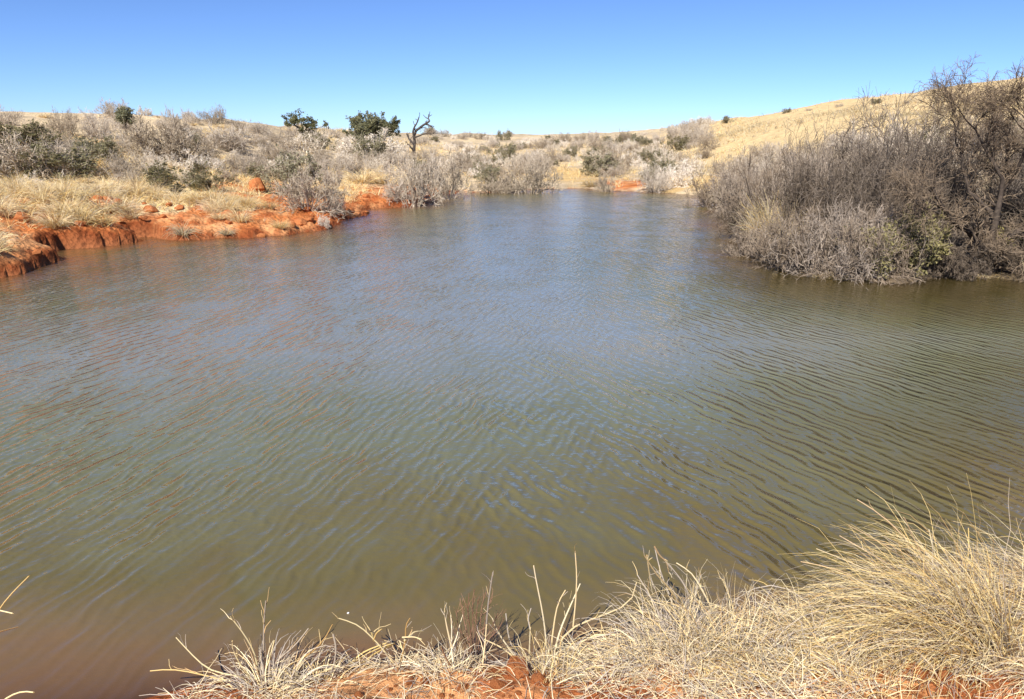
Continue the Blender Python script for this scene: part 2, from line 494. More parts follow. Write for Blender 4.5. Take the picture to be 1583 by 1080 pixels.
def build_ground():
    az_in = np.radians(np.arange(-42, 42.01, .16))
    az_out = np.radians(np.concatenate([np.arange(45, 315, 6.0)]))
    az = np.concatenate([az_in, az_out]); NA = len(az)
    r = np.concatenate([np.exp(np.arange(math.log(.6), math.log(170), .0085)), [180, 200, 240, 320, 480, 800, 1400]])
    NR = len(r)
    A, R = np.meshgrid(az, r, indexing='ij')
    X = R * np.sin(A); Y = R * np.cos(A)
    Z, D = height(X, Y)
    # distant land drops to a low plain
    far = R > 175
    Z = np.where(far & (D > 0), np.minimum(Z, -2.0), Z)
    # soil colour
    azg = np.arctan2(X, Y)
    near = sstep(9.0, 5.5, Y + .12 * np.abs(X))
    n1 = fbm(X, Y, 3.0, 4, 51); n2 = fbm(X, Y, .8, 3, 52); n3 = fbm(X, Y, 9, 3, 53)
    sand = np.array([.70, .54, .33]); tan = np.array([.54, .42, .28]); dune = np.array([.72, .53, .275])
    red = np.array([.62, .205, .062]); orange = np.array([.78, .38, .16]); wetred = np.array([.27, .070, .022])
    yel = np.array([.66, .45, .20])
    w = sstep(-.3, .4, n1)[..., None]
    C = tan * (1 - w) + sand * w
    C = C * (1 + .25 * n2[..., None])
    lf = (sstep(.0, -.08, azg) * sstep(42, 30, R))[..., None]
    C = C * (1 - lf) + lf * np.array([.74, .56, .30]) * (1 + .18 * n2[..., None])
    hill = (sstep(.15, .27, azg) * sstep(40, 52, R))[..., None]
    streak = sstep(.12, .5, fbm(X, Y, 5, 4, 55))[..., None]
    dn = dune * (1 - .30 * streak) + np.array([-.04, -.02, -.01]) * streak
    C = C * (1 - hill) + dn * hill
    # red cut banks on the left shore and the red soil of the near bank
    left = sstep(.0, -.06, azg) * (1 - near)
    reach = RED_REACH(X, Y, n1, n2)
    rm = left * sstep(reach + .35, reach - .35, D) * sstep(.60, .2, 0 * D)
    rmid = np.zeros_like(rm)
    for (px, py, s, kind) in ((970, 284, 1.5, 1), (875, 268, 3.6, 0), (1072, 280, 2.6, 0), (400, 290, 1.1, 1), (34, 338, 1.6, 1), (560, 300, 2.6, 1), (200, 345, .1, 1)):
        gx, gy, gz = on_ground(px, py, 10)
        q = np.hypot(X - gx, (Y - gy) * .55) / s
        mk = sstep(1.2, .6, q + .5 * n2)
        if kind: rmid = np.maximum(rmid, mk)
        else: C = C * (1 - mk[..., None]) + yel * mk[..., None]
    rm = np.maximum(np.maximum(rm, rmid * (1 - near)), near)
    v = sstep(-.25, .5, n2 + .4 * n1)[..., None]
    rc = red * (1 - v) + orange * v
    dk = sstep(.0, .35, fbm(X, Y, .45, 3, 57))[..., None] * .75
    rc = rc * (1 - dk) + np.array([.40, .105, .030]) * dk
    C = C * (1 - rm[..., None]) + rc * rm[..., None]
    # damp margin just above the water line
    wet = (sstep(.30, .02, D + .18 * n2) * np.maximum(left, near))[..., None]
    C = C * (1 - wet) + wetred * wet
    mud = (sstep(.14, .24, azg) * sstep(2.6, 1.2, D + .6 * n2) * (1 - near) * sstep(34, 24, R))[..., None]
    C = C * (1 - mud) + np.array([.17, .125, .08]) * (1 + .3 * n2[..., None]) * mud
    under = (D < 0)[..., None]
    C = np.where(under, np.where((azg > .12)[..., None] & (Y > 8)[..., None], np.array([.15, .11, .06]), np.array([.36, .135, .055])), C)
    V = np.stack([X, Y, Z], -1).reshape(-1, 3)
    V = np.concatenate([V, [[0, 0, float(Z[0, 0])]]])
    C = np.concatenate([np.clip(C, .01, .8).reshape(-1, 3), [red]])
    i = np.arange(NA)[:, None]; j = np.arange(NR - 1)[None, :]; i2 = (i + 1) % NA
    i, j, i2 = np.broadcast_arrays(i, j, i2)
    q = np.stack([i * NR + j, i2 * NR + j, i2 * NR + j + 1, i * NR + j + 1], -1).reshape(-1)
    me = mesh_np('ground', V, q, 4, C, True, [ground_material()])
    # close the small hole under the camera
    o = link('ground', me); tag(o, kind='structure')
    # ---- water: the same grid where the bed lies below the surface
    below = (Z < .03)
    fm = below[i, j] | below[i2, j] | below[i2, j + 1] | below[i, j + 1]
    rm_ = (R[i, j] < 60)
    sel = fm & rm_
    qq = np.stack([i * NR + j, i2 * NR + j, i2 * NR + j + 1, i * NR + j + 1], -1)[sel].reshape(-1)
    used, inv = np.unique(qq, return_inverse=True)
    Vw = V[used].copy(); depth = np.clip(-Vw[:, 2], 0, 3); Vw[:, 2] = 0
    dd = D.reshape(-1)[used]
    nearv = sstep(9.0, 5.5, Vw[:, 1] + .12 * np.abs(Vw[:, 0]))
    azw = np.arctan2(Vw[:, 0], Vw[:, 1])
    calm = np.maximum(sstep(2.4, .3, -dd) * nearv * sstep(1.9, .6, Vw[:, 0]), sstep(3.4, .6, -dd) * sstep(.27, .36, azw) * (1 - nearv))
    thicket_reflection = sstep(5.0, .6, -dd) * sstep(.22, .33, azw) * (1 - nearv)  # weight of the painted dark reflection, fading out from the thicket shore
    mw = mesh_np('water', Vw, inv.astype(np.int32), 4, None, True, [water_material()], {'depth': depth, 'calm': calm, 'thicket_reflection': thicket_reflection})
    tag(link('water', mw), kind='structure')


build_ground()

# ------------------------------------------------------------------ plant makers (each returns a list of (part name, mesh))
def bare_shrub(seed, H=1.0, spread=.75, stems=11, dens=1.0, rt=.004, mat=M_GREY, name='shrub', sub=(6, 5, 4), smat=None, erect=.5):
    rng = np.random.default_rng(seed)
    N = stems
    a = rng.random(N) * 2 * math.pi; q = np.sqrt(rng.random(N)) * .12 * H
    s = np.stack([np.cos(a) * q, np.sin(a) * q, np.full(N, -.05 * H)], -1)
    lean = spread * (.25 + rng.random(N))
    d = np.stack([np.cos(a) * lean, np.sin(a) * lean, np.full(N, erect + .35)], -1)
    L = H * (.65 + .35 * rng.random(N))
    P = walk(rng, s, d, L, 7, .16, .05)
    R = taper(np.full(N, .018 * H ** .5), np.full(N, rt * 1.1), 7)
    st = Acc(); tw = Acc()
    k1, k2, k3 = (max(1, int(round(k * dens))) for k in sub)
    P1, R1 = offspring(rng, P, R, k1, .75, .42 * H, .6, rt, 5, .20, .10, .08)
    P2, R2 = offspring(rng, P1, R1, k2, .8, .24 * H, .75, rt * .85, 4, .25, .06)
    P3, R3 = offspring(rng, P2, R2, k3, .85, .13 * H, .85, rt * .6, 3, .3, .04)
    q3 = P3.reshape(-1, 3)
    kz = H / np.percentile(q3[:, 2], 98); kr = .62 * H * spread / np.percentile(np.hypot(q3[:, 0], q3[:, 1]), 94)
    P, P1, P2, P3 = (np.where(Q[..., 2:] < 0, Q, Q * np.array([kr, kr, kz])) for Q in (P, P1, P2, P3))
    st.add(P, R, 5)
    tw.add(P1, R1, 3); tw.add(P2, R2, 3); tw.add(P3, R3, 3)
    return [('stem', st.mesh(name + '_stem', smat or mat)), ('crown', tw.mesh(name + '_crown', mat))], (P2, P3)


def leafy_shrub(seed, H=1.0, spread=.75, stems=9, leaf=.03, nleaf=9000, mat=M_OLIVE, name='shrub', sub=(5, 5, 3), rt=.004, erect=.5, bark=M_GREY, fill=1.0):
    rng = np.random.default_rng(seed + 500)
    parts, (P2, P3) = bare_shrub(seed, H, spread, stems, 1.0, rt, bark, name, sub, bark, erect)
    pts = P3.reshape(-1, 3)
    # clumps: some twigs keep most of the leaves
    cl = rng.random(len(P2)) ** 1.5
    w = np.repeat(cl, len(P3) // len(P2) * P3.shape[1])[:len(pts)]
    w = w / w.sum()
    idx = rng.choice(len(pts), nleaf, p=w)
    V, q = leaf_quads(rng, pts[idx], leaf * H ** .3, 1.8, .03 * H)
    me = mesh_np(name + '_foliage', V, q, 4, None, False, [mat])
    stems_ = Acc()
    return [parts[0], ('twig', parts[1][1]), ('foliage', me)]


def tuft(seed, n=160, H=.6, base=.10, lean=.55, droop=.5, r=.004, grey=.2, seg=5, dirbias=(0, 0), tone=1.0, name='tuft', flat=.5, wander=.10, rtip=.25):
    rng = np.random.default_rng(seed)
    a = rng.random(n) * 2 * math.pi; q = np.sqrt(rng.random(n))
    s = np.stack([np.cos(a) * q * base, np.sin(a) * q * base, np.full(n, -.04)], -1)
    l = lean * (.15 + q) * (.5 + rng.random(n))
    d = np.stack([np.cos(a) * l + dirbias[0], np.sin(a) * l + dirbias[1], np.full(n, 1.0)], -1)
    L = H * (.45 + .65 * rng.random(n))
    P = walk(rng, s, d, L, seg, wander, 0, droop)
    R = taper(r * (.7 + .6 * rng.random(n)), np.full(n, r * rtip), seg)
    A = Acc(); A.add(P, R, 3, straw_cols(rng, n, grey, tone), flat)
    return A.mesh(name, M_STRAW)


def place(parts, name, x, y, scale=1.0, rot=0.0, z=None, label=None, cat=None, group=None, sz=None):
    """a new thing sharing the meshes of its kind: an Empty at its foot that parents its parts (or one mesh)"""
    z = ground_z(x, y) if z is None else z
    z = max(z, -.10)
    if not isinstance(parts, list):
        o = link(name, parts)
    else:
        o = link(name, None)
        o.empty_display_size = .2
        for pn, me in parts:
            link(pn, me, o)
    o.location = (x, y, z); o.rotation_euler = (0, 0, rot)
    o.scale = (scale, scale, scale * (sz or 1.0))
    return tag(o, label, cat, group)


# ---- the kinds
GREYB = [bare_shrub(100 + i, 1.0, 1.3, 14, 1.0, .0062, M_GREY, 'grey_shrub', (7, 5, 4), None, .15)[0] for i in range(4)]
PALEB = [bare_shrub(140 + i, 1.0, 1.3, 13, 1.0, .0075, M_PALE, 'pale_shrub', (6, 5, 4), None, .1)[0] for i in range(3)]
OLIVEB = [leafy_shrub(160 + i, 1.0, 1.25, 10, .040, 3600, M_OLIVE, 'olive_shrub', (6, 5, 3), .004, .2) for i in range(3)]
TUFTS = [tuft(200 + i, 260, 1.0, .22, .8, .55, .010, .12, 5, name='tussock') for i in range(4)]
YTUFT = [tuft(220 + i, 200, 1.0, .2, 1.0, .7, .011, .30, 5, name='tussock', tone=.8) for i in range(2)]

KIND = {'grey': (GREYB, 'leafless_shrub', 'shrub'), 'pale': (PALEB, 'pale_shrub', 'shrub'), 'olive': (OLIVEB, 'leafy_shrub', 'shrub'),
        'straw': (TUFTS, 'grass_tussock', 'grass tussock'), 'dull': (YTUFT, 'grass_tussock', 'grass tussock')}


def named(kind, px, pyb, pyt, label, wide=1.0, group=None, rmin=9):
    """a plant the photo shows on its own: foot at (px, pyb), top at pyt"""
    x, y, z = on_ground(px, pyb, rmin)
    h = (pyb - pyt) * math.hypot(x, y) / F
    meshes, nm, cat = KIND[kind]
    o = place(meshes[int(px) % len(meshes)], nm, x, y, h * wide, (px * .7) % 6.28, z, label, cat, group, 1.0 / wide)
    return o



# ================================================================== PLANTS OF THE LEFT SHORE AND SKYLINE
# ---- skyline trees: dark leafy crowns on short trunks
def small_tree(seed, H, spread, nleaf, leaf, mat, name, trunk_h=.3, limbs=5, flat=.6, lean=(0, 0)):
    rng = np.random.default_rng(seed)
    T = walk(rng, np.array([[0, 0, -.1 * H]]), np.array([[lean[0], lean[1], 1.0]]), np.array([H * (trunk_h + .1)]), 6, .10, .1)
    TR = taper([.05 * H], [.032 * H], 6)
    tr = Acc(); tr.add(T, TR, 7)
    s = np.repeat(T[:, -2:-1], limbs, 1).reshape(-1, 3)
    a = np.arange(limbs) * 2 * math.pi / limbs + rng.random(limbs)
    d = np.stack([np.cos(a) * spread, np.sin(a) * spread, flat + .5 * rng.random(limbs)], -1)
    P = walk(rng, s, d, H * (.5 + .25 * rng.random(limbs)), 7, .2, .05)
    R = taper(np.full(limbs, .026 * H), np.full(limbs, .006 * H), 7); tr.add(P, R, 5)
    P1, R1 = offspring(rng, P, R, 8, .8, .30 * H, .6, .003 * H, 5, .22, .1, .3)
    tr.add(P1, R1, 3)
    P2, R2 = offspring(rng, P1, R1, 5, .8, .15 * H, .7, .002 * H, 4, .25, .06, .3)
    tr.add(P2, R2, 3)
    if nleaf:
        kz = H / np.percentile(P2[..., 2], 99)
        tr.V = [np.where(v_[:, 2:] < 0, v_, v_ * kz) for v_ in tr.V]; P2 = P2 * kz
    parts = [('trunk', tr.mesh(name + '_trunk', M_BARK))]
    if nleaf:
        pts = P2[:, 1:].reshape(-1, 3)
        wgt = np.repeat(rng.random(len(P1)) ** 1.2, len(P2) // len(P1) * 3); wgt /= wgt.sum()
        V, q = leaf_quads(rng, pts[rng.choice(len(pts), nleaf, p=wgt)], leaf, 1.6, .03 * H)
        parts.append(('crown', mesh_np(name + '_crown', V, q, 4, None, False, [mat])))
    return parts


def tree_at(parts, name, px, pyb, Hpx, label, rot=0., wide=1., rmin=12):
    x, y, z = on_ground(px, pyb, rmin)
    h = Hpx * math.hypot(x, y) / F
    return place(parts, name, x, y, h * wide, rot, z, label, 'tree', None, 1 / wide)


tree_at(small_tree(11, 1, .35, 2600, .038, M_GREEN, 'skyline_tree', .55, 4, .6), 'dark_tree', 196, 212, 38,
        'lone dark bushy-topped little tree, leftmost crown standing against the sky')
tree_at(small_tree(12, 1, .9, 3000, .040, M_GREEN, 'open_tree', .25, 5, .35), 'green_tree', 468, 212, 34,
        'small open green tree on the left ridge, between lone little tree and broad green tree', .4, 1.1)
tree_at(small_tree(13, 1, 1.1, 9000, .042, M_GREEN, 'broad_tree', .04, 8, .40), 'green_tree', 564, 218, 37,
        'broadest dense green tree on the skyline, left of the dead leaning snag', 1.2, 1.05)
tree_at(small_tree(14, 1, .8, 6000, .042, M_GREEN, 'broad_tree', .05, 7, .5), 'green_tree', 594, 218, 36,
        'dense green tree touching the right side of the broadest skyline tree', .3, .9)


def traced(name, polylines, y0, mat, twigs=0, tl=.3, seed=0, kr=6, rt=.004):
    """limbs that follow the photo's drawing, at their real distance with depth of their own; finer twigs grow from them"""
    rng = np.random.default_rng(seed)
    o0 = at_depth(*polylines[0][0][0], y0)
    A = Acc(); PP = []; RR = []
    for pts, dy, r0, r1 in polylines:
        n = 9
        q = np.array(pts, float); t = np.linspace(0, 1, len(q)); tt = np.linspace(0, 1, n)
        X = np.interp(tt, t, q[:, 0]); Y = np.interp(tt, t, q[:, 1])
        dep = y0 + dy[0] + (dy[1] - dy[0]) * tt
        P = at_depth(X, Y, dep) - o0
        sc = np.linalg.norm(P[-1] - P[0])
        P[1:-1] += rng.normal(size=(n - 2, 3)) * .012 * sc
        PP.append(P); RR.append(np.linspace(r0, r1, n))
    P = np.array(PP); R = np.array(RR)
    A.add(P, R, kr)
    return o0, A, P, R


# the dead snag
xs, ys, zs = on_ground(640, 238, 20)
k_ = ys / 1200.0
o0, A, P, R = traced('snag', [([(640, 240), (641, 222), (640, 208), (646, 198), (656, 192), (664, 187)], (0, .6), 9 * k_ * .27, 1.3 * k_),
                              ([(664, 187), (662, 182), (663, 176)], (.6, .8), 1.3 * k_, .6 * k_),
                              ([(641, 214), (638, 200), (644, 190), (648, 180)], (0, -.5), 1.8 * k_, .7 * k_),
                              ([(642, 212), (652, 208), (662, 205), (672, 207)], (0, -.4), 1.4 * k_, .5 * k_),
                              ([(640, 222), (632, 214), (628, 206)], (0, .4), 1.8 * k_, .7 * k_),
                              ([(657, 191), (663, 193), (667, 195)], (.6, .3), 1.5 * k_, .8 * k_),
                              ([(641, 236), (636, 228), (630, 222)], (0, -.5), 1.8 * k_, .9 * k_)], ys, M_BARK, seed=4)
sn = link('dead_tree', None); sn.location = o0
tag(sn, 'dark leafless dead snag leaning right against the sky, right of broadest green tree', 'tree')
tw = Acc(); P1, R1 = offspring(np.random.default_rng(5), P, R, 4, .8, 9 * k_, .5, .5 * k_, 4, .25, .1)
tw.add(P1, R1, 3)
link('trunk', A.mesh('snag_trunk', M_BARK, True), sn); link('crown', tw.mesh('snag_crown', M_BARK), sn)

# ---- shrubs that can be told apart, left to right
L = [
    ('grey', 104, 212, 181, 'spindly leafless bush on the left skyline, left of the lone dark little tree', .8),
    ('grey', 155, 214, 182, 'spindly leafless bush on the skyline directly left of the lone dark little tree', .9),
    ('grey', 276, 216, 179, 'tallest leafless bush on the skyline right of the lone dark little tree', .7),
    ('straw', 340, 218, 186, 'tan grassy clump on the skyline right of the tallest leafless bush', 1.4),
    ('olive', 30, 236, 200, 'low dark olive bush at the left edge near the top of the slope', 1.5),
    ('grey', 30, 276, 226, 'wide purple-grey leafless bush at the far left above the straw grass', 1.7),
    ('olive', 98, 276, 234, 'dark olive rounded bush right of the wide purple-grey bush, above the straw grass', 1.7),
    ('olive', 150, 250, 222, 'olive bush half way up the left slope under the skyline spindly bushes', 1.4),
    ('grey', 238, 244, 194, 'broad grey leafless bush below the lone dark little tree', 1.5),
    ('grey', 290, 254, 214, 'grey bush to the right of the broad grey bush below the little tree', 1.4),
    ('pale', 285, 226, 205, 'whitish dry bush in front of the tallest leafless skyline bush', 1.5),
    ('pale', 285, 262, 238, 'whitish dry bush in the middle of the left slope', 1.6),
    ('olive', 270, 296, 262, 'olive bush at the foot of the left slope, above the red cut bank', 1.6),
    ('olive', 325, 294, 268, 'small olive bush with whitish twigs just above the middle of the red cut bank', 1.4),
    ('grey', 355, 232, 198, 'grey leafless bush on the upper left slope right of the tan grassy clump', 1.4),
    ('dull', 130, 306, 278, 'dull spreading grass clump in the straw, left of the pale rounded tufts', 1.9),
    ('dull', 160, 326, 292, 'dull olive-brown grass clump above the pale rounded tufts by the red bank', 1.5),
    ('straw', 160, 348, 316, 'palest rounded straw tuft standing on top of the red bank at left', .95),
    ('straw', 128, 346, 308, 'pale rounded straw tuft left of the palest one on the red bank', 1.1),
    ('straw', 88, 352, 318, 'pale straw tuft between two patches of red earth at far left', 1.2),
    ('dull', 283, 366, 336, 'small grey-green tuft at the waterline left end of the long red bank', 1.0),
    ('dull', 350, 362, 338, 'small dark tuft on the face of the long red bank near the water', .9),
    ('dull', 418, 322, 300, 'small grey tuft in the straw above the long red bank', 1.0),
    ('grey', 478, 324, 268, 'dark grey dense bush hanging over the right end of the long red bank', 1.15),
    ('olive', 445, 298, 246, 'olive twiggy bush behind the dark grey bush at end of the long red bank', 1.2),
    ('grey', 520, 330, 298, 'grey bush beside the gap between the two red banks', .55),
    ('pale', 500, 350, 334, 'pale dry bush at the water at the right end of the long red bank', .8),
    ('pale', 568, 246, 208, 'large whitish dry bush below the broadest green tree', 1.9),
    ('pale', 470, 236, 212, 'whitish dry bush below the small open green tree', 2.0),
    ('olive', 575, 252, 214, 'dark olive bush in front of the large whitish bush', 1.1),
    ('straw', 560, 282, 252, 'yellow straw tussock above the second red bank', 1.7),
    ('straw', 592, 284, 256, 'yellow straw tussock right of its twin above the second red bank', 1.4),
    ('grey', 642, 318, 240, 'tall grey leafless bush at the end of the second red bank', .72),
    ('grey', 690, 306, 240, 'grey leafless bush with feet in the water right of the second red bank', .75),
    ('grey', 618, 308, 282, 'low dark bush on the red face of the second red bank', 1.3),
    ('olive', 755, 282, 254, 'small green bush among grey shrubs on the far shore', 1.2),
    ('grey', 822, 298, 246, 'grey rounded bush on the far shore standing in the water', 1.1),
    ('grey', 765, 298, 272, 'low grey bush at the far waterline below the small green bush', 1.9),
    ('olive', 918, 272, 240, 'dark olive bush between the two bare earth patches of the far shore', 1.2),
    ('dull', 915, 288, 262, 'brown shady tussock right of the yellow earth mound on the far shore', 1.0),
    ('grey', 945, 264, 232, 'tall grey bush above the orange earth cut of the far shore', 1.3),
    ('grey', 934, 296, 268, 'small brown-grey bush left beside the orange earth cut of the far shore', .7),
    ('grey', 1012, 296, 262, 'grey bush right beside the orange earth cut of the far shore', .9),
    ('pale', 1042, 288, 254, 'whitish rounded bush between the orange cut and the right thicket', 1.3),
    ('olive', 1022, 272, 248, 'olive bush behind the whitish rounded bush of the far shore', 1.1),
    ('pale', 1070, 270, 244, 'whitish bush above the second yellow earth mound of the far shore', 1.1),
    ('pale', 1007, 246, 226, 'whitish bush at the foot of the sand dune', 1.8),
]
for kind, px, pb, pt, lab, wd in L:
    named(kind, px, pb, pt, lab, wd)

# ---- scrub that nothing tells apart: every bush its own object, by stretch of shore
zones = [  # px range, r range, count, size range, kinds with weights, label, group
    (-260, 205, 23, 50, 52, (.45, .95), (('grey', .4), ('pale', .25), ('olive', .2), ('straw', .15)), 'far left slope'),
    (205, 440, 26, 52, 52, (.45, .95), (('grey', .4), ('pale', .3), ('olive', .15), ('straw', .15)), 'slope under the open green tree'),
    (440, 660, 32, 85, 60, (.6, 1.15), (('grey', .4), ('pale', .35), ('olive', .15), ('straw', .1)), 'slope under the broad green trees'),
    (655, 860, 44, 130, 105, (.6, 1.4), (('grey', .38), ('pale', .40), ('olive', .14), ('straw', .08)), 'flat right of the dead snag'),
    (860, 1100, 44, 110, 100, (.6, 1.4), (('grey', .42), ('pale', .36), ('olive', .14), ('straw', .08)), 'flat behind the bare earth patches'),
    (1080, 1330, 26, 50, 44, (.8, 1.4), (('grey', .72), ('pale', .18), ('olive', .1)), 'dune foot left of the thicket'),
    (1330, 1800, 23, 46, 26, (.9, 1.8), (('grey', .7), ('pale', .2), ('olive', .1)), 'dune foot behind the thicket'),
]
adj = {'grey': 'grey leafless bush', 'pale': 'whitish dry bush', 'olive': 'dark olive bush', 'straw': 'straw-coloured grass tussock'}
rng = np.random.default_rng(99)
taken = []
for (x0, x1, r0, r1, cnt, (s0, s1), kinds, where) in zones:
    a0, a1 = azim(np.array([x0, x1]))
    got = 0; tries = 0
    while got < cnt and tries < cnt * 40:
        tries += 1
        az = a0 + (a1 - a0) * rng.random(); r = math.exp(math.log(r0) + (math.log(r1) - math.log(r0)) * rng.random())
        x, y = r * math.sin(az), r * math.cos(az)
        z, d = height(np.array([x]), np.array([y])); z = float(z[0]); d = float(d[0])
        if d < (4.6 if x1 < 700 else .4): continue
        if any((x - a) ** 2 + (y - b) ** 2 < (.5 + .005 * r) ** 2 for a, b in taken): continue
        k = rng.choice([q[0] for q in kinds], p=[q[1] for q in kinds])
        if k == 'olive' and r > r0 * (r1 / r0) ** .6 and x1 < 700: k = 'pale'
        pxx = CX + F * CP * x / (y + 1e-6)
        if (842 < pxx < 908 or 948 < pxx < 990 or 1052 < pxx < 1090) and r < 57: continue
        meshes, nm, cat = KIND[k]
        s = .92 * (s0 + (s1 - s0) * rng.random() ** 1.6) * {'grey': 1.05, 'pale': .8, 'olive': .95, 'straw': .6}[k]
        back = math.log(r / r0) / math.log(r1 / r0)
        depth = 'lower' if back < .34 else ('middle' if back < .67 else 'upper')
        place(meshes[rng.integers(len(meshes))], nm, x, y, s * 1.2, rng.random() * 6.28, z,
              adj[k] + ' in %s scrub, %s' % (depth, where), cat, adj[k] + ' scatter, ' + where, .62 + .3 * rng.random())
        taken.append((x, y)); got += 1
# far scrub near the horizon and dark specks on the dune crest
for i, (px, py, h, lab) in enumerate([(1127, 186, 9, 'darkest bush leaning right on the dune crest, alone against the sky'), (1082, 200, 7, 'low dark bush on the lower dune crest'),
                            (1044, 204, 5, 'small dark bush at the left end of the dune crest'), (1215, 172, 7, 'wide low dark bush on the dune crest left of the thicket'),
                            (1250, 168, 4, 'tiny dark bush on the dune crest above the row of grey shrubs'), (1297, 162, 5, 'small dark bush on the dune crest touching the thicket top'),
                            (1352, 157, 7, 'dark bush on the dune crest above the big grey thicket bush'), (1400, 157, 4, 'low bush on the dune crest between thicket and tall thorn tree'),
                            (1450, 153, 5, 'low bush on the dune crest beside the tall thorn tree')]):
    x, y, z = on_ground(px, py + 3, 40)
    place(GREYB[i % 4] if i % 3 else OLIVEB[i % 3], 'leafless_shrub' if i % 3 else 'leafy_shrub', x, y, h * 1.5 * math.hypot(x, y) / F, i * 1.3, z, lab, 'shrub', None, .6)

# ---- straw grass on the left slope and far shore: uncountable
def carpet(seed, n, px0, px1, r0, r1, H, r, name, blades=9, dmin=.35, dmax=9, keep=.5, tone=1.0):
    rng = np.random.default_rng(seed)
    a0, a1 = azim(np.array([px0, px1]))
    az = a0 + (a1 - a0) * rng.random(n); rr = np.sqrt(r0 ** 2 + (r1 ** 2 - r0 ** 2) * rng.random(n))
    x, y = rr * np.sin(az), rr * np.cos(az)
    z, d = height(x, y)
    n1 = fbm(x, y, 3.0, 4, 51); n2 = fbm(x, y, .8, 3, 52)
    reach = RED_REACH(x, y, n1, n2)
    p = sstep(reach - .6, reach + .3, d) * (.25 + .75 * sstep(-.2, .3, fbm(x, y, 2.2, 3, 77))) * sstep(dmax + 10, dmax, d)
    if seed == 304: p = p * sstep(-.1, .35, fbm(x, y, 9, 3, 78))
    ok = (d > dmin) & (rng.random(n) < np.maximum(p, .02 if seed == 301 else .06))
    x, y, z = x[ok], y[ok], z[ok]; m = len(x)
    hs = H * (.5 + rng.random(m))
    idx = np.repeat(np.arange(m), blades); M = len(idx)
    a = rng.random(M) * 2 * math.pi; q = .12 * rng.random(M)
    s = np.stack([x[idx] + np.cos(a) * q, y[idx] + np.sin(a) * q, z[idx] - .03], -1)
    l = .25 + .8 * rng.random(M)
    dr = np.stack([np.cos(a) * l, np.sin(a) * l, np.ones(M)], -1)
    P = walk(rng, s, dr, hs[idx] * (.6 + .6 * rng.random(M)), 4, .12, 0, .6)
    A = Acc(); A.add(P, taper(r * (.7 + .6 * rng.random(M)), np.full(M, r * .3), 4), 3, straw_cols(rng, M, .12, tone), .5)
    tag(link(name, A.mesh(name, M_STRAW)), {301: 'pale straw grass covering the slope behind the red bank', 302: 'sparse dry grass between the shrubs of the far shore', 303: 'dry grass under the right thicket', 304: 'sparse dry grass in patches on the sand dune'}[seed], 'grass', None, 'stuff')


carpet(301, 10000, -250, 560, 14.5, 38, .30, .010, 'dry_grass', 7, tone=1.08)
carpet(302, 5000, 440, 1150, 30, 95, .40, .016, 'dry_grass', 6, .6, 60)
carpet(304, 9000, 960, 1750, 44, 92, .34, .020, 'dry_grass', 5, 1.0, 80, tone=.72)
carpet(303, 1500, 1080, 1750, 17, 40, .35, .009, 'dry_grass', 8, .2, 30, tone=.85)
# countable tufts along the top of the red banks
rng = np.random.default_rng(17)
a0, a1 = azim(np.array([-120, 540]))
got = 0
while got < 95:
    az = a0 + (a1 - a0) * rng.random(); r = 15 + 13 * rng.random()
    x, y = r * math.sin(az), r * math.cos(az)
    z, d = height(np.array([x]), np.array([y]))
    if not (.15 < d[0] < 5): continue
    if fbm(np.array([x]), np.array([y]), 2.2, 3, 77)[0] < -.15: continue
    xa, ya = np.array([x]), np.array([y])
    if d[0] < RED_REACH(xa, ya, fbm(xa, ya, 3.0, 4, 51), fbm(xa, ya, .8, 3, 52))[0] and rng.random() < .8: continue
    low = d[0] < 3
    place(TUFTS[rng.integers(4)], 'grass_tussock', x, y, .38 + .32 * rng.random(), rng.random() * 6, float(z[0]),
          'straw tussock on the rim of the left red bank' if low else 'straw tussock in the grass behind the left red bank', 'grass tussock',
          'straw tussocks on the rim of the red bank' if low else 'straw tussocks behind the red bank', .8 + .4 * rng.random())
    got += 1

# ---- clods of red earth along the cut bank
M_CLOD, nt_, out_ = new_mat('red_clod')
p_ = nd(nt_, 'ShaderNodeBsdfPrincipled', ins={'Roughness': .95, 'Specular IOR Level': .1})
tc_ = nd(nt_, 'ShaderNodeTexCoord'); no_ = nd(nt_, 'ShaderNodeTexNoise', ins={'Scale': 5.0, 'Detail': 5, 'Roughness': .7})
ln(nt_, tc_.outputs['Object'], no_.inputs['Vector'])
rp_ = nd(nt_, 'ShaderNodeValToRGB'); rp_.color_ramp.elements[0].position = .3; rp_.color_ramp.elements[1].position = .72
rp_.color_ramp.elements[0].color = (.33, .095, .03, 1); rp_.color_ramp.elements[1].color = (.60, .24, .09, 1)
ln(nt_, no_.outputs['Fac'], rp_.inputs['Fac']); ln(nt_, rp_.outputs['Color'], p_.inputs['Base Color'])
bp_ = nd(nt_, 'ShaderNodeBump', ins={'Strength': .8, 'Distance': .05}); ln(nt_, no_.outputs['Fac'], bp_.inputs['Height']); ln(nt_, bp_.outputs[0], p_.inputs['Normal'])
ln(nt_, p_.outputs[0], out_.inputs['Surface'])


def clod_mesh(seed):
    rng = np.random.default_rng(seed)
    bm = bmesh.new(); bmesh.ops.create_icosphere(bm, subdivisions=3, radius=1)
    nrm = norm(rng.normal(size=(9, 3))); off = .55 + .35 * rng.random(9)
    for vv in bm.verts:
        c = np.array(vv.co); k = min(1.0, (off / np.maximum(nrm @ c, 1e-3))[(nrm @ c) > .05].min(initial=1.0))
        k *= 1 + .10 * float(fbm(np.array([c[0] * 2 + seed]), np.array([c[1] * 2 + c[2] * 1.7]), 1, 3, seed)[0])
        vv.co = Vector(c * k)
    me = bpy.data.meshes.new('clod'); bm.to_mesh(me); bm.free(); me.materials.append(M_CLOD)
    return me


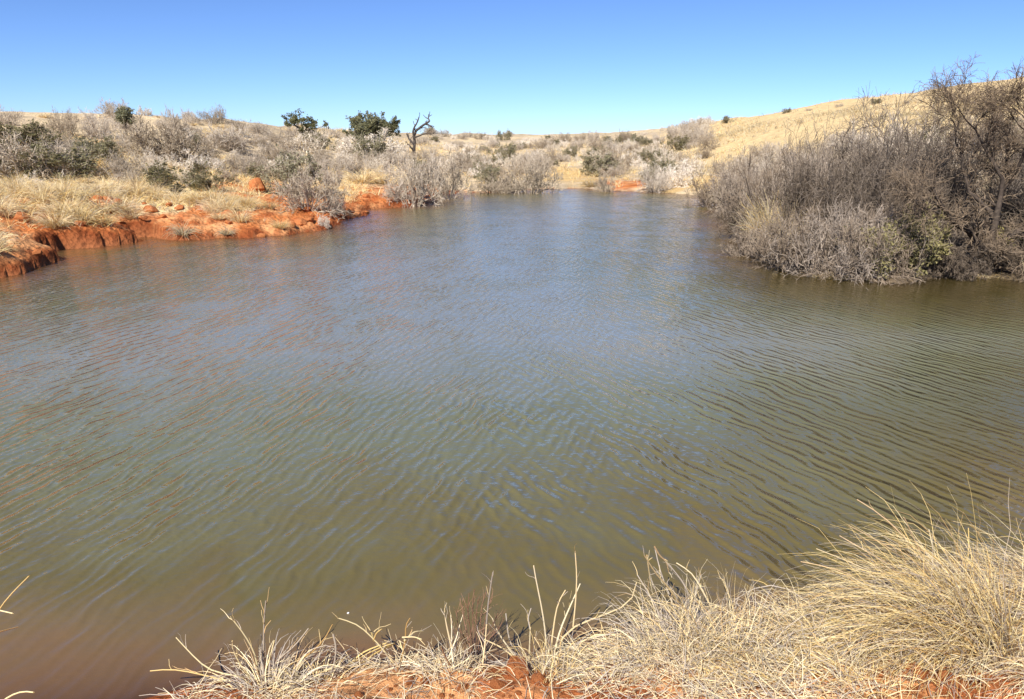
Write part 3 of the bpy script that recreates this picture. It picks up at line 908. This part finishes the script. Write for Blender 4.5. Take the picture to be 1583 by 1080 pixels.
CLODS = [clod_mesh(s) for s in range(40, 45)]
rng = np.random.default_rng(18); got = 0
a0, a1 = azim(np.array([-60, 670]))
while got < 70:
    az = a0 + (a1 - a0) * rng.random(); r = 14 + 20 * rng.random()
    x, y = r * math.sin(az), r * math.cos(az)
    z, d = height(np.array([x]), np.array([y]))
    if not (-.05 < d[0] < 2.2): continue
    s = .07 + .16 * rng.random() ** 2
    o = place(CLODS[rng.integers(5)], 'earth_clod', x, y, s, rng.random() * 6, float(z[0]) + s * .2,
              'red earth clod at the waterline of the left bank' if d[0] < .5 else 'red earth clod on top of the left bank', 'earth clod',
              'red clods at the waterline' if d[0] < .5 else 'red clods on the bank top', .7)
    got += 1
x, y, z = on_ground(400, 296, 15)
place(CLODS[1], 'earth_clod', x, y, .36, .5, z + .12, 'biggest orange earth hump, standing up out of straw above the long red bank', 'earth clod')

# ================================================================== THE RIGHT THICKET
def thorn(name, o0, A, P, R, seed, counts=(9, 7, 6), lens=(.9, .5, .28), rt=.0042, label='', stem_mat=M_BARK, tw_mat=M_TWIGB, up=.12):
    rng = np.random.default_rng(seed)
    P1, R1 = offspring(rng, P, R, counts[0], .75, lens[0], .55, rt * 1.6, 6, .22, up, .25)
    A.add(P1, R1, 4)
    tw = Acc()
    P2, R2 = offspring(rng, P1, R1, counts[1], .8, lens[1], .7, rt * 1.1, 5, .26, up * .7, .2)
    tw.add(P2, R2, 3)
    P3, R3 = offspring(rng, P2, R2, counts[2], .9, lens[2], .85, rt * .7, 4, .3, .04, .15)
    tw.add(P3, R3, 3)
    r = link(name, None); r.location = o0
    tag(r, label, 'tree')
    link('trunk', A.mesh(name + '_trunk', stem_mat, True), r); link('crown', tw.mesh(name + '_crown', tw_mat), r)
    return r


x, y = on_water(1530, 431)
YT = float(y) + .3


def squash(lines):
    return [([(px, py if py > 300 else 300 - (300 - py) * .74) for px, py in pts], dy, a, b) for pts, dy, a, b in lines]


o0, A, P, R = traced('thorn', squash([
    ([(1531, 434), (1529, 412), (1530, 392)], (0, 0), .115, .095),
    ([(1530, 396), (1516, 378), (1497, 360), (1478, 345), (1463, 332), (1452, 312), (1440, 285)], (0, -.5), .075, .022),
    ([(1530, 394), (1534, 368), (1538, 338), (1545, 312), (1548, 278), (1540, 240), (1524, 200), (1508, 165)], (0, .3), .080, .014),
    ([(1531, 396), (1550, 374), (1574, 356), (1600, 335), (1630, 300), (1650, 260)], (0, .4), .070, .018),
    ([(1538, 338), (1520, 318), (1500, 290), (1492, 250), (1480, 205), (1478, 160)], (.1, .9), .045, .012),
    ([(1546, 300), (1566, 268), (1580, 230), (1590, 180), (1586, 142)], (.3, -.3), .045, .012),
    ([(1463, 332), (1440, 322), (1418, 318), (1398, 300)], (-.3, -1.0), .026, .010),
    ([(1574, 356), (1590, 372), (1612, 380)], (.2, -.6), .03, .012),
    ([(1508, 165), (1494, 146), (1486, 128), (1478, 112), (1462, 102)], (.3, .1), .014, .004),
    ([(1508, 165), (1512, 146), (1526, 130), (1532, 120)], (.3, .5), .013, .004),
    ([(1586, 142), (1574, 128), (1566, 118)], (-.3, -.2), .012, .004),
    ([(1478, 160), (1470, 140), (1474, 124)], (.9, 1.1), .012, .004),
    ([(1545, 312), (1556, 240), (1560, 190), (1548, 150)], (.2, 1.0), .035, .010),
    ([(1600, 335), (1596, 290), (1606, 240), (1600, 190)], (.3, -.2), .035, .010),
]), YT, M_BARK, seed=21)
thorn('thorn_tree', o0, A, P, R, 22, (10, 8, 7), (.58, .36, .20), .0036,
      'tallest bare dark-trunked thorn tree at the right edge, forking just above the water', tw_mat=M_MID)


def bush_at(seed, px, pyb, H, W, label, dens=1.0, stems=16, rt=.0052, mat=M_TWIGB, sub=(7, 6, 5), dist=None, erect=.5, name='leafless_shrub'):
    if dist is None:
        x, y, z = on_ground(px, pyb, 9)
    else:
        az = float(azim(np.array([px]))[0]); x, y = dist * math.tan(az), dist; z = ground_z(x, y)
    parts = bare_shrub(seed, H, W, stems, dens, rt, mat, 'thicket_shrub', sub, M_BARK, erect)[0]
    return place(parts, name, x, y, 1.0, 0, z, label, 'shrub')


# (seed, px, py/None, height m, spread, label, dist)
T = [
    (31, 1360, 3.0, 17.6, 1.0, 18, M_TWIGB, 'biggest domed leafless bush of the right thicket, top against the dune'),
    (32, 1275, 2.2, 18.8, .9, 16, M_TWIGB, 'leafless bush left of the biggest domed bush in the thicket'),
    (33, 1440, 2.4, 17.4, .9, 16, M_TWIGB, 'leafless bush between the biggest domed bush and the tall thorn tree'),
    (34, 1230, 1.2, 15.9, 1.3, 16, M_MID, 'low light-grey bush overhanging the water, left tip of the thicket front'),
    (35, 1300, 1.3, 14.9, 1.3, 18, M_MID, 'low light-grey bush in the middle of the thicket front at the water'),
    (36, 1368, 1.1, 14.75, 1.3, 16, M_MID, 'low light-grey bush at the water left of the yellow-green shrubs'),
    (37, 1490, .75, 15.3, 1.4, 16, M_TWIGB, 'low brown bush left of the thorn tree foot'),
    (52, 1412, .55, 14.75, 1.4, 14, M_TWIGB, 'knee-high brown bush at the water between the two yellow-green shrubs'),
    (53, 1490, .6, 14.85, 1.5, 14, M_TWIGB, 'knee-high brown bush at the water right of the larger yellow-green shrub'),
    (54, 1575, .6, 14.9, 1.5, 14, M_TWIGB, 'knee-high brown bush at the water right of the thorn tree foot'),
    (49, 1440, 1.5, 16.3, 1.2, 16, M_TWIGB, 'dark brown bush behind the larger yellow-green shrub'),
    (50, 1570, 1.3, 16.2, 1.2, 16, M_TWIGB, 'dark brown bush close behind the thorn tree foot'),
    (51, 1178, .7, 17.6, 1.4, 16, M_MID, 'low grey bush at the water left of the thicket tip'),
    (38, 1600, 1.6, 16.4, 1.1, 14, M_TWIGB, 'brown bush right of and behind the thorn tree trunk'),
    (39, 1200, 2.0, 23.0, 1.0, 16, M_MID, 'grey bush of the row, standing up left behind the thicket'),
    (40, 1150, 1.7, 26.0, 1.1, 16, M_MID, 'grey bush second from left end of the right shore row'),
    (41, 1115, 1.5, 30.5, 1.2, 16, M_MID, 'grey bush at the left end of the right shore row'),
    (42, 1165, 1.05, 20.5, 1.3, 14, M_TWIGB, 'dark brown bush hanging over the water below the pale reeds'),
    (43, 1530, 2.3, 19.0, 1.0, 16, M_TWIGB, 'tall brown bush directly behind the thorn tree'),
    (44, 1620, 2.4, 17.5, 1.0, 16, M_TWIGB, 'tall brown bush at the right edge behind the thorn tree'),
    (45, 1300, 2.1, 21.5, 1.1, 16, M_MID, 'grey bush behind the left half of the thicket'),
    (46, 1400, 1.7, 16.4, 1.1, 16, M_TWIGB, 'dark tangled bush above the yellow-green shrubs'),
    (47, 1245, 1.7, 21.0, 1.2, 16, M_MID, 'grey bush right of the pale reeds'),
    (48, 1690, 2.2, 15.5, 1.1, 14, M_TWIGB, 'brown bush beyond the right edge beside the thorn tree'),
]
for sd_, px, H, dist, W, st, mt, lab in T:
    bush_at(sd_, px, None, H, W, lab, 1.0, st, .0052 if dist < 20 else .0068, mt, (7, 6, 5) if dist < 20 else (7, 5, 4), dist, .35 if H > 1.4 else .15)

for sd_, px, dist, H, nl, lab in ((61, 1376, 14.55, .95, 1500, 'yellow-green leafy shrub left of its larger neighbour at the thicket foot'),
                                  (62, 1440, 14.75, 1.15, 2400, 'larger yellow-green leafy shrub between the thorn tree and its neighbour'),
                                  (63, 1572, 15.2, .7, 900, 'yellow-green leafy shrub at the foot of the thorn tree, right side')):
    az = float(azim(np.array([px]))[0]); x, y = dist * math.tan(az), dist
    place(leafy_shrub(sd_, H, .8, 9, .035, nl, M_YGREEN, 'green_shrub'), 'leafy_shrub', x, y, 1, 0, None, lab, 'shrub')
for i, (px, dist, s, lab) in enumerate(((1212, 19.2, 1.35, 'tallest pale reed-like grass clump in the gap of the right shore row'),
                                   (1192, 19.4, 1.05, 'pale grass clump leaning left in the gap of the right shore row'),
                                   (1236, 18.8, 1.15, 'pale grass clump at the right side of the gap in the right shore row'),
                                   (1214, 17.7, .6, 'low pale grass clump by the water under the reed-like clumps'))):
    az = float(azim(np.array([px]))[0]); x, y = dist * math.tan(az), dist
    place(tuft(70 + i, 380, 1.0, .2, .42, .30, .0065, .4, 6, tone=.95), 'grass_tussock', x, y, s, 0, None, lab, 'grass tussock')

# dead grass and flotsam on the waterline below the thicket
rng = np.random.default_rng(81)
for i, px in enumerate(np.linspace(1235, 1590, 12)):
    x, y = on_water(px + rng.normal() * 5, 431 + 4 * rng.normal() - (20 if px < 1240 else 0))
    place(YTUFT[i % 2] if i % 3 else TUFTS[i % 4], 'grass_tussock', float(x), float(y) + .25, .16 + .16 * rng.random(), rng.random() * 6, .0,
          'low dead grass tuft at the waterline below the right thicket', 'grass tussock', 'dead tufts along the thicket waterline', .7)

# ================================================================== THE NEAR BANK
def near_xy(px, py):
    x, y, z = on_ground(px, py, 1.2, 12)
    return x, y, z


def herb(name, root, stems, label, cat, seed, r=.0048, mat=M_STRAW, grey=.5, side=3, tone=1.0, depth=None, heads=0):
    """a dry plant with stems drawn from the photo: root (px,py) and stem polylines in photo pixels; each stem leans
    towards or away from the camera on its own"""
    rng = np.random.default_rng(seed)
    x, y, z = near_xy(*root)
    if depth: y = depth; x, _, z = at_depth(root[0], root[1], y)
    o0 = np.array([x, y, z])
    N = len(stems); n = 9
    P = np.zeros((N, n, 3))
    for i, pts in enumerate(stems):
        q = np.array(pts, float); L = np.r_[0, np.cumsum(np.hypot(*np.diff(q, axis=0).T))]; t = np.linspace(0, L[-1], n)
        X = np.interp(t, L, q[:, 0]); Y = np.interp(t, L, q[:, 1])
        X[1:-1] = .25 * X[:-2] + .5 * X[1:-1] + .25 * X[2:]; Y[1:-1] = .25 * Y[:-2] + .5 * Y[1:-1] + .25 * Y[2:]
        lean = rng.normal() * .10
        P[i] = at_depth(X, Y, y + rng.normal() * .03 + np.linspace(0, 1, n) * lean) - o0
    R = taper(r * (.8 + .5 * rng.random(N)), np.full(N, r * .55), n)
    A = Acc(); A.add(P, R, 5, straw_cols(rng, N, grey, tone))
    o = link(name, None); o.location = o0
    tag(o, label, cat)
    link('stem', A.mesh(name + '_stem', mat, True), o)
    if side:
        B = Acc()
        Q, QR = offspring(rng, P, R, side, .55, .085, .7, r * .25, 5, .18, .25, .3)
        B.add(Q, QR, 3, straw_cols(rng, len(Q), grey, tone), .5)
        link('foliage', B.mesh(name + '_leaf', mat), o)
    return o


def clump(name, px, py, seed, n, H, base, lean, droop, bias, label, r=.0032, grey=.18, tone=1.0, seg=8, wander=.07, cat='grass tussock', group=None, y=None, rise=0.0, seeds=0):
    x0, y0, z0 = near_xy(px, py)
    n = int(n * (1.3 if n > 600 else 1.0))
    me = tuft(seed, n, H, base, lean, droop, r, grey, seg, bias, tone, name, .45, wander, .2)
    o = link(name, None); o.location = (x0, y0, z0 + rise)
    tag(o, label, cat, group)
    link('blade', me, o)
    # a skirt of broken, fallen blades about the foot
    sk = tuft(seed + 900, n // 2, H * .45, base * 1.3, 2.4, .9, r * .9, grey + .15, 5, (bias[0] * .5, bias[1] * .5), tone * .85, name, .45, .16, .3)
    link('dead_blade', sk, o)
    return o


# the stiff grey dead plant at lower left
herb('dead_herb', (405, 1052), [
    [(405, 1058), (408, 1000), (408, 960), (411, 928)],
    [(402, 1056), (395, 1010), (378, 980), (356, 953)],
    [(398, 1058), (360, 1042), (330, 1040), (315, 1030), (295, 1010), (272, 985)],
    [(385, 1066), (345, 1050), (300, 1040), (265, 1033), (232, 1037)],
    [(410, 1056), (425, 1022), (455, 1000), (470, 980), (477, 971)],
    [(412, 1058), (440, 1030), (480, 1012), (505, 985), (514, 965)],
    [(515, 980), (520, 1000), (518, 1020), (512, 1040)],
    [(400, 1058), (385, 1030), (365, 1015), (350, 1020)],
    [(404, 1056), (418, 1015), (424, 990)],
    [(398, 1060), (372, 1028), (358, 1000), (359, 990)],
    [(408, 1060), (450, 1046), (490, 1040), (520, 1030)],
    [(395, 1064), (368, 1060), (330, 1058)],
], 'stiff grey dead herb with forking stems, lowest left on the near bank', 'dry herb', 1, .0050, grey=.5, tone=.9, side=5)
clump('grass_tussock', 415, 1070, 401, 260, .34, .13, .9, .5, (0, .1), 'grey dry tuft around the foot of the stiff dead herb at lower left', .0038, .6)
clump('grass_tussock', 495, 1062, 402, 200, .26, .14, 1.1, .7, (.2, .1), 'low straw tuft between the stiff dead herb and the curved stalks', .0036, .35)
# curved stalks
herb('dead_herb', (612, 1028), [
    [(612, 1030), (590, 1000), (575, 985), (555, 965), (522, 955)],
    [(578, 988), (582, 978), (590, 972)],
    [(578, 990), (574, 976), (568, 968)],
    [(560, 1025), (590, 1000), (625, 990), (600, 995), (565, 1010), (530, 1035)],
    [(618, 1030), (628, 985), (626, 965), (634, 955)],
    [(625, 990), (640, 976), (655, 975)],
    [(622, 985), (640, 984), (652, 988)],
    [(640, 1028), (622, 1005), (618, 990)],
    [(530, 1036), (560, 1008), (585, 998), (602, 992)],
], 'dead herb with long curved stalks arching left, lower middle of the near bank', 'dry herb', 2, .0048, grey=.4, tone=.9, side=2)
herb('dead_herb', (700, 1030), [
    [(703, 1040), (697, 1000), (699, 975), (697, 950)],
    [(698, 1000), (690, 965), (687, 946)],
    [(708, 1042), (716, 1020), (720, 1004)],
    [(700, 1036), (688, 1015), (682, 1000)],
    [(752, 965), (755, 930), (762, 884)],
    [(745, 1035), (750, 995), (752, 965)],
], 'small dead herb with upright stubby stems left of the rust-brown feathery plant', 'dry herb', 3, .0048, grey=.5, tone=.9, side=4)
herb('rust_herb', (735, 1022), [[(735 + a * .3, 1025), (735 + a * .8, 985), (733 + a * 1.3, 950 - b), (738 + a * 1.6, 925 - b)] for a, b in
     ((-20, -20), (-14, 0), (-8, 8), (-3, 14), (2, 4), (8, 10), (14, 2), (20, -22), (26, -30), (-26, -30))],
     'rust-brown feathery dry plant at the water, between pale stalks', 'dry herb', 4, .0030, mat=M_RUST, side=12)
herb('dead_herb', (848, 1024), [
    [(846, 1030), (844, 980), (836, 930), (829, 900), (825, 874)],
    [(850, 1030), (852, 1000), (857, 960), (862, 930), (874, 912)],
    [(852, 1030), (865, 975), (880, 940), (890, 918), (897, 902)],
    [(886, 968), (890, 930), (892, 890), (889, 852)],
    [(852, 1032), (870, 975), (905, 960), (950, 945), (982, 930), (984, 900)],
    [(820, 975), (816, 955), (821, 940)],
    [(818, 1030), (819, 995), (820, 970)],
    [(800, 1020), (778, 990), (765, 968), (761, 955)],
    [(805, 1024), (775, 1000), (748, 988)],
    [(870, 1030), (900, 985), (940, 975), (975, 990), (1010, 1000), (1040, 1010)],
    [(862, 1030), (880, 1000), (912, 985), (945, 980)],
    [(845, 1028), (836, 1000), (826, 985)],
    [(800, 1022), (792, 1000), (786, 985), (782, 948)],
], 'tallest thin-stalked dead herb with upright forking stems, middle of the near bank', 'dry herb', 5, .0055, grey=.35, tone=.9, side=2)
herb('dead_herb', (1050, 985), [
    [(1052, 990), (1040, 930), (1022, 890), (1012, 845)],
    [(1048, 930), (1032, 905), (1016, 890), (996, 858)],
    [(1000, 858), (1003, 880), (1006, 905)],
    [(1012, 845), (1020, 860), (1030, 866), (1034, 885)],
    [(1056, 990), (1048, 925), (1038, 905), (1020, 895)],
    [(1060, 988), (1066, 940), (1062, 905), (1044, 885), (1034, 872)],
    [(1110, 960), (1090, 920), (1070, 885), (1046, 870)],
    [(1068, 955), (1080, 900), (1084, 888)],
    [(1010, 985), (1016, 950), (1005, 920), (985, 888)],
    [(1130, 935), (1122, 905), (1118, 894)],
    [(1045, 990), (1020, 965), (1000, 960)],
    [(1066, 990), (1090, 950), (1110, 935)],
], 'tangled branching dead herb, tallest left of the big straw tussocks', 'dry herb', 6, .0058, grey=.35, tone=.9, side=5)
# single stalks
herb('grass_stalk', (1488, 905), [[(1488, 930), (1492, 890), (1498, 850), (1497, 816)]], 'single thin upright stalk right of the tallest leaning straw tussock', 'grass stalk', 7, .0055, grey=0, side=0)
herb('grass_stalk', (1120, 930), [[(1128, 950), (1122, 915), (1118, 895)]], 'short single stalk between branching dead herb and arching tussock', 'grass stalk', 8, .0050, grey=.2, side=0)
herb('grass_stalk', (1440, 940), [[(1470, 960), (1440, 890), (1400, 830), (1360, 792), (1325, 772)], [(1465, 960), (1420, 880), (1370, 842), (1312, 812)], [(1460, 965), (1400, 890), (1350, 858), (1298, 828)],
    [(1450, 960), (1390, 905), (1330, 875), (1262, 848)], [(1440, 965), (1370, 915), (1300, 880), (1238, 868)], [(1480, 960), (1455, 890), (1440, 840), (1436, 818)], [(1474, 960), (1430, 870), (1405, 815), (1398, 800)]],
     'longest pale grass stalks arching up and left out of the tallest straw tussock', 'grass stalk', 12, .0046, grey=0, side=2)
herb('grass_stalk', (1250, 960), [[(1300, 985), (1250, 930), (1215, 905), (1180, 900), (1150, 915), (1120, 940)], [(1290, 985), (1230, 945), (1180, 935), (1140, 950)], [(1260, 985), (1200, 950), (1150, 960), (1115, 980)]],
     'pale stalks looping over to the left from the arching straw tussock', 'grass stalk', 13, .0042, grey=.1, side=2)
# the grass at the left edge reaching in from outside the picture
herb('grass_stalk', (-30, 1000), [[(-40, 1010), (-10, 955), (10, 925), (45, 890)], [(-40, 985), (-15, 940), (20, 948)], [(-40, 990), (0, 976), (28, 969)], [(-60, 1010), (-35, 960), (-25, 930)]],
     'pale grass blades reaching in at the left edge over the water', 'dry grass', 9, .0026, grey=.1, side=0, depth=1.75)
herb('grass_stalk', (-20, 1100), [[(-20, 1110), (10, 1078), (35, 1067), (52, 1070)], [(-20, 1120), (20, 1085), (60, 1084)]],
     'pale curled grass blades in the lower left corner', 'dry grass', 10, .0034, grey=.1, side=0, depth=1.9)

CL = [  # px, py, n, H, base, lean, droop, bias, label
    (1500, 992, 850, .82, .20, .50, .40, (-.82, .24), 'tallest windswept straw tussock, leaning left with long fine blades'),
    (1430, 990, 620, .55, .24, .75, .50, (-1.0, .10), 'straw tussock under the tallest one, blades swept low to the left', ),
    (1650, 965, 900, .66, .20, .40, .45, (-1.05, .25), 'straw tussock cut by the right edge, leaning left over the water'),
    (1310, 995, 700, .46, .20, .65, .75, (-.9, .10), 'arching straw tussock with golden crown left of the tallest tussock'),
    (1215, 1000, 440, .46, .20, .8, .8, (-.7, .10), 'straw tussock with thin arching blades right of the branching dead herb'),
    (1120, 1010, 420, .46, .20, .7, .45, (-.15, .10), 'upright grizzled straw tussock just right of the branching dead herb'),
    (1040, 1010, 400, .44, .18, .7, .55, (-.2, .05), 'straw tussock at the foot of the branching dead herb'),
    (955, 1035, 420, .32, .18, .9, .9, (-.7, .05), 'low arching straw tussock right of the tallest thin-stalked herb'),
    (1560, 1040, 260, .28, .16, .9, .8, (-.6, 0), 'low straw tussock among red soil in the lower right corner'),
    (1380, 1035, 420, .34, .2, .9, .8, (-.9, 0), 'low straw tussock below the windswept one, beside the bare red soil'),
    (1180, 1055, 460, .30, .22, .9, .8, (-.5, 0), 'flattened straw tussock at the lower edge below the grizzled one'),
    (1060, 1062, 400, .26, .22, 1., .8, (-.3, 0), 'flattened straw tussock at the lower edge below the branching dead herb'),
    (700, 1050, 220, .20, .15, .9, .6, (0, .05), 'little pale tuft at the foot of the stubby dead herb'),
    (850, 1045, 240, .26, .12, .7, .5, (.1, .1), 'dark-based tuft around the tallest thin-stalked dead herb'),
    (1780, 960, 500, .55, .22, .7, .5, (-.6, .1), 'straw tussock beyond the right edge, by the water'),
    (1900, 1000, 400, .45, .22, .8, .6, (-.5, 0), 'smaller straw tussock beyond the right edge'),
    (1720, 1080, 400, .40, .22, .8, .6, (-.6, 0), 'straw tussock just outside the lower right corner'),
    (1280, 1060, 420, .28, .22, 1., .8, (-.8, 0), 'flattened straw tussock at the lower edge below the arching one'),
]
for i, c in enumerate(CL):
    px, py, n, H, base, lean, droop, bias, lab = c
    clump('grass_tussock', px, py, 500 + i, n, H, base, lean, droop, bias, lab, (.0030 if n > 600 else .0029), .30 if i not in (5, 6, 13) else .5, wander=.14, tone=.95)


# straw litter lying on the near bank: uncountable
def litter(seed, n, name):
    rng = np.random.default_rng(seed)
    x = -2.2 + 7.6 * rng.random(n) ** 1.25; y = 1.4 + 3.4 * rng.random(n)
    z, d = height(x, y)
    bare = np.zeros(n)
    for (px, py, s) in ((560, 1062, .24), (800, 1045, .26), (760, 1075, .34), (1440, 1050, .26), (1525, 1062, .46), (1000, 1085, .15), (230, 1075, .5)):
        gx, gy, gz = near_xy(px, py)
        bare = np.maximum(bare, sstep(1.3, .7, np.hypot(x - gx, y - gy) / s + .5 * fbm(x, y, .12, 2, 5)))
    p = (1 - .93 * bare) * sstep(.0, .12, d) * (.45 + .55 * sstep(-.3, .2, fbm(x, y, .4, 3, 9))) * sstep(-1.9, -1.2, x)
    ok = rng.random(n) < p
    x, y, z = x[ok], y[ok], z[ok]; m = len(x)
    a = rng.random(m) * 2 * math.pi
    dr = np.stack([np.cos(a) - .35, np.sin(a), .05 + .5 * rng.random(m) ** 2], -1)
    P = walk(rng, np.stack([x, y, z + .004 + .03 * rng.random(m)], -1), dr, .06 + .16 * rng.random(m), 5, .16, 0, .12)
    hz, _ = height(P[..., 0], P[..., 1]); P[..., 2] = np.maximum(P[..., 2], hz + .004)
    A = Acc(); A.add(P, taper(.0026 * (.7 + .7 * rng.random(m)), np.full(m, .0011), 5), 3, straw_cols(rng, m, .30, .88), .5)
    tag(link(name, A.mesh(name, M_STRAW)), 'straw litter and short dry grass covering the near bank', 'grass', None, 'stuff')


litter(601, 52000, 'dry_grass')

# red clods on the near bank
rng = np.random.default_rng(19)
for i, (px, py, s, lab) in enumerate([(800, 1040, .075, 'largest orange earth clod, at the foot of the tallest thin-stalked herb'), (835, 1056, .045, 'orange clod right below the largest orange clod'),
                                  (770, 1062, .04, 'orange clod left below the largest orange clod'), (1410, 1040, .06, 'red clod left-most in the bare soil at lower right'),
                                  (1462, 1052, .05, 'red clod in the middle of the bare soil at lower right'), (1530, 1062, .05, 'dark red clod in the lower right corner'), (1490, 1066, .035, 'smallest red clod in the bare soil at lower right')]):
    x, y, z = near_xy(px, py)
    place(CLODS[i % 5], 'earth_clod', x, y, s, i * 1.1, z + s * .25, lab, 'earth clod', None, .75)
rng = np.random.default_rng(20)
for i in range(60):
    px = (520 + 380 * rng.random()) if i % 2 else (1360 + 230 * rng.random()); py = 1040 + 60 * rng.random()
    x, y, z = near_xy(px, py); s = .008 + .018 * rng.random() ** 2
    place(CLODS[i % 5], 'earth_clod', x, y, s, rng.random() * 6, z + s * .2, 'crumb of red earth in the bare soil ' + ('below the middle herbs' if i % 2 else 'at lower right'), 'earth clod',
          'red crumbs ' + ('in the middle' if i % 2 else 'at lower right'), .8)

# pale crumpled scrap caught in the stems, and the white fleck afloat
M_SCRAP = twig_mat('pale_scrap', (.62, .64, .66), (.75, .74, .72), .6, 0, 30)
x, y, z = near_xy(792, 1030)
gx_, gy_ = np.meshgrid(np.linspace(-1, 1, 14), np.linspace(-1, 1, 14), indexing='ij')
Zs = fbm(gx_ * 1.3 + 5, gy_ * 1.3, 1, 4, 61) * .9 + .35 * gx_
th = np.stack([gx_ * .035 * (1 + .3 * fbm(gx_ + 9, gy_, 1, 2, 7)), gy_ * .03, Zs * .05 + .045], -1)
th2 = th + np.array([0, .004, -.003])
Vs = np.concatenate([th.reshape(-1, 3), th2.reshape(-1, 3)])
ii, jj = np.meshgrid(np.arange(13), np.arange(13), indexing='ij'); b_ = ii * 14 + jj
qs = np.stack([b_, b_ + 14, b_ + 15, b_ + 1], -1).reshape(-1, 4)
rimi = np.r_[np.arange(0, 13), np.arange(13, 195, 14), np.arange(195, 182, -1), np.arange(182, 0, -14)]
rq = np.stack([rimi, np.roll(rimi, -1), np.roll(rimi, -1) + 196, rimi + 196], -1)
sc_ = link('scrap', mesh_np('scrap', Vs, np.concatenate([qs, qs[:, ::-1] + 196, rq]).reshape(-1), 4, None, True, [M_SCRAP]))
sc_.location = (x, y, z); sc_.rotation_euler = (.9, .2, .4)
tag(sc_, 'pale bluish-white crumpled scrap caught among stems above the orange clod', 'scrap')
x, y = on_water(538, 948)
fl = clod_mesh(77); fl.materials.clear(); fl.materials.append(M_SCRAP)
f_ = link('floating_fleck', fl); f_.location = (float(x), float(y), .003); f_.scale = (.008, .006, .005)
tag(f_, 'tiny white fleck floating on the brown water', 'fleck')

# ------------------------------------------------------------------ light, sky, camera
SUN_AZ, SUN_EL = math.radians(203), math.radians(44)     # azimuth clockwise from +Y
w = bpy.data.worlds.new('World'); scene.world = w; w.use_nodes = True
nt = w.node_tree
bg = nt.nodes.get('Background') or nt.nodes.new('ShaderNodeBackground')
sky = nt.nodes.new('ShaderNodeTexSky'); sky.sky_type = 'NISHITA'; sky.sun_disc = False
sky.sun_elevation = SUN_EL; sky.sun_rotation = SUN_AZ
sky.air_density = .72; sky.dust_density = .6; sky.ozone_density = 7.0; sky.altitude = 1800
tint = nt.nodes.new('ShaderNodeMix'); tint.data_type = 'RGBA'; tint.blend_type = 'MULTIPLY'; tint.inputs['Factor'].default_value = 1
tint.inputs['B'].default_value = (.80, .83, .93, 1)
nt.links.new(sky.outputs[0], tint.inputs['A']); nt.links.new(tint.outputs['Result'], bg.inputs['Color']); bg.inputs['Strength'].default_value = .112
sd = bpy.data.lights.new('sun', 'SUN'); sd.energy = 4.8; sd.angle = math.radians(.55); sd.color = (1.0, .955, .88)
so = bpy.data.objects.new('sun', sd); COL.objects.link(so)
v = Vector((math.sin(SUN_AZ) * math.cos(SUN_EL), math.cos(SUN_AZ) * math.cos(SUN_EL), math.sin(SUN_EL)))
so.rotation_euler = (-v).to_track_quat('-Z', 'Y').to_euler(); so.location = (-20, -10, 30)

cd = bpy.data.cameras.new('camera'); cam = bpy.data.objects.new('camera', cd); COL.objects.link(cam)
cam.location = (0, 0, CAMZ); cam.rotation_euler = (math.pi / 2 - PITCH, 0, 0)
cd.sensor_fit = 'HORIZONTAL'; cd.sensor_width = 36; cd.lens = 36 * F / PW; cd.clip_end = 3000; cd.clip_start = .05
scene.camera = cam
scene.view_settings.view_transform = 'Standard'; scene.view_settings.look = 'None'
scene.view_settings.exposure = .62; scene.view_settings.gamma = 1
scene.render.engine = 'CYCLES'
scene.cycles.use_denoising = True
scene.cycles.max_bounces = 6; scene.cycles.transparent_max_bounces = 8; scene.cycles.caustics_reflective = False
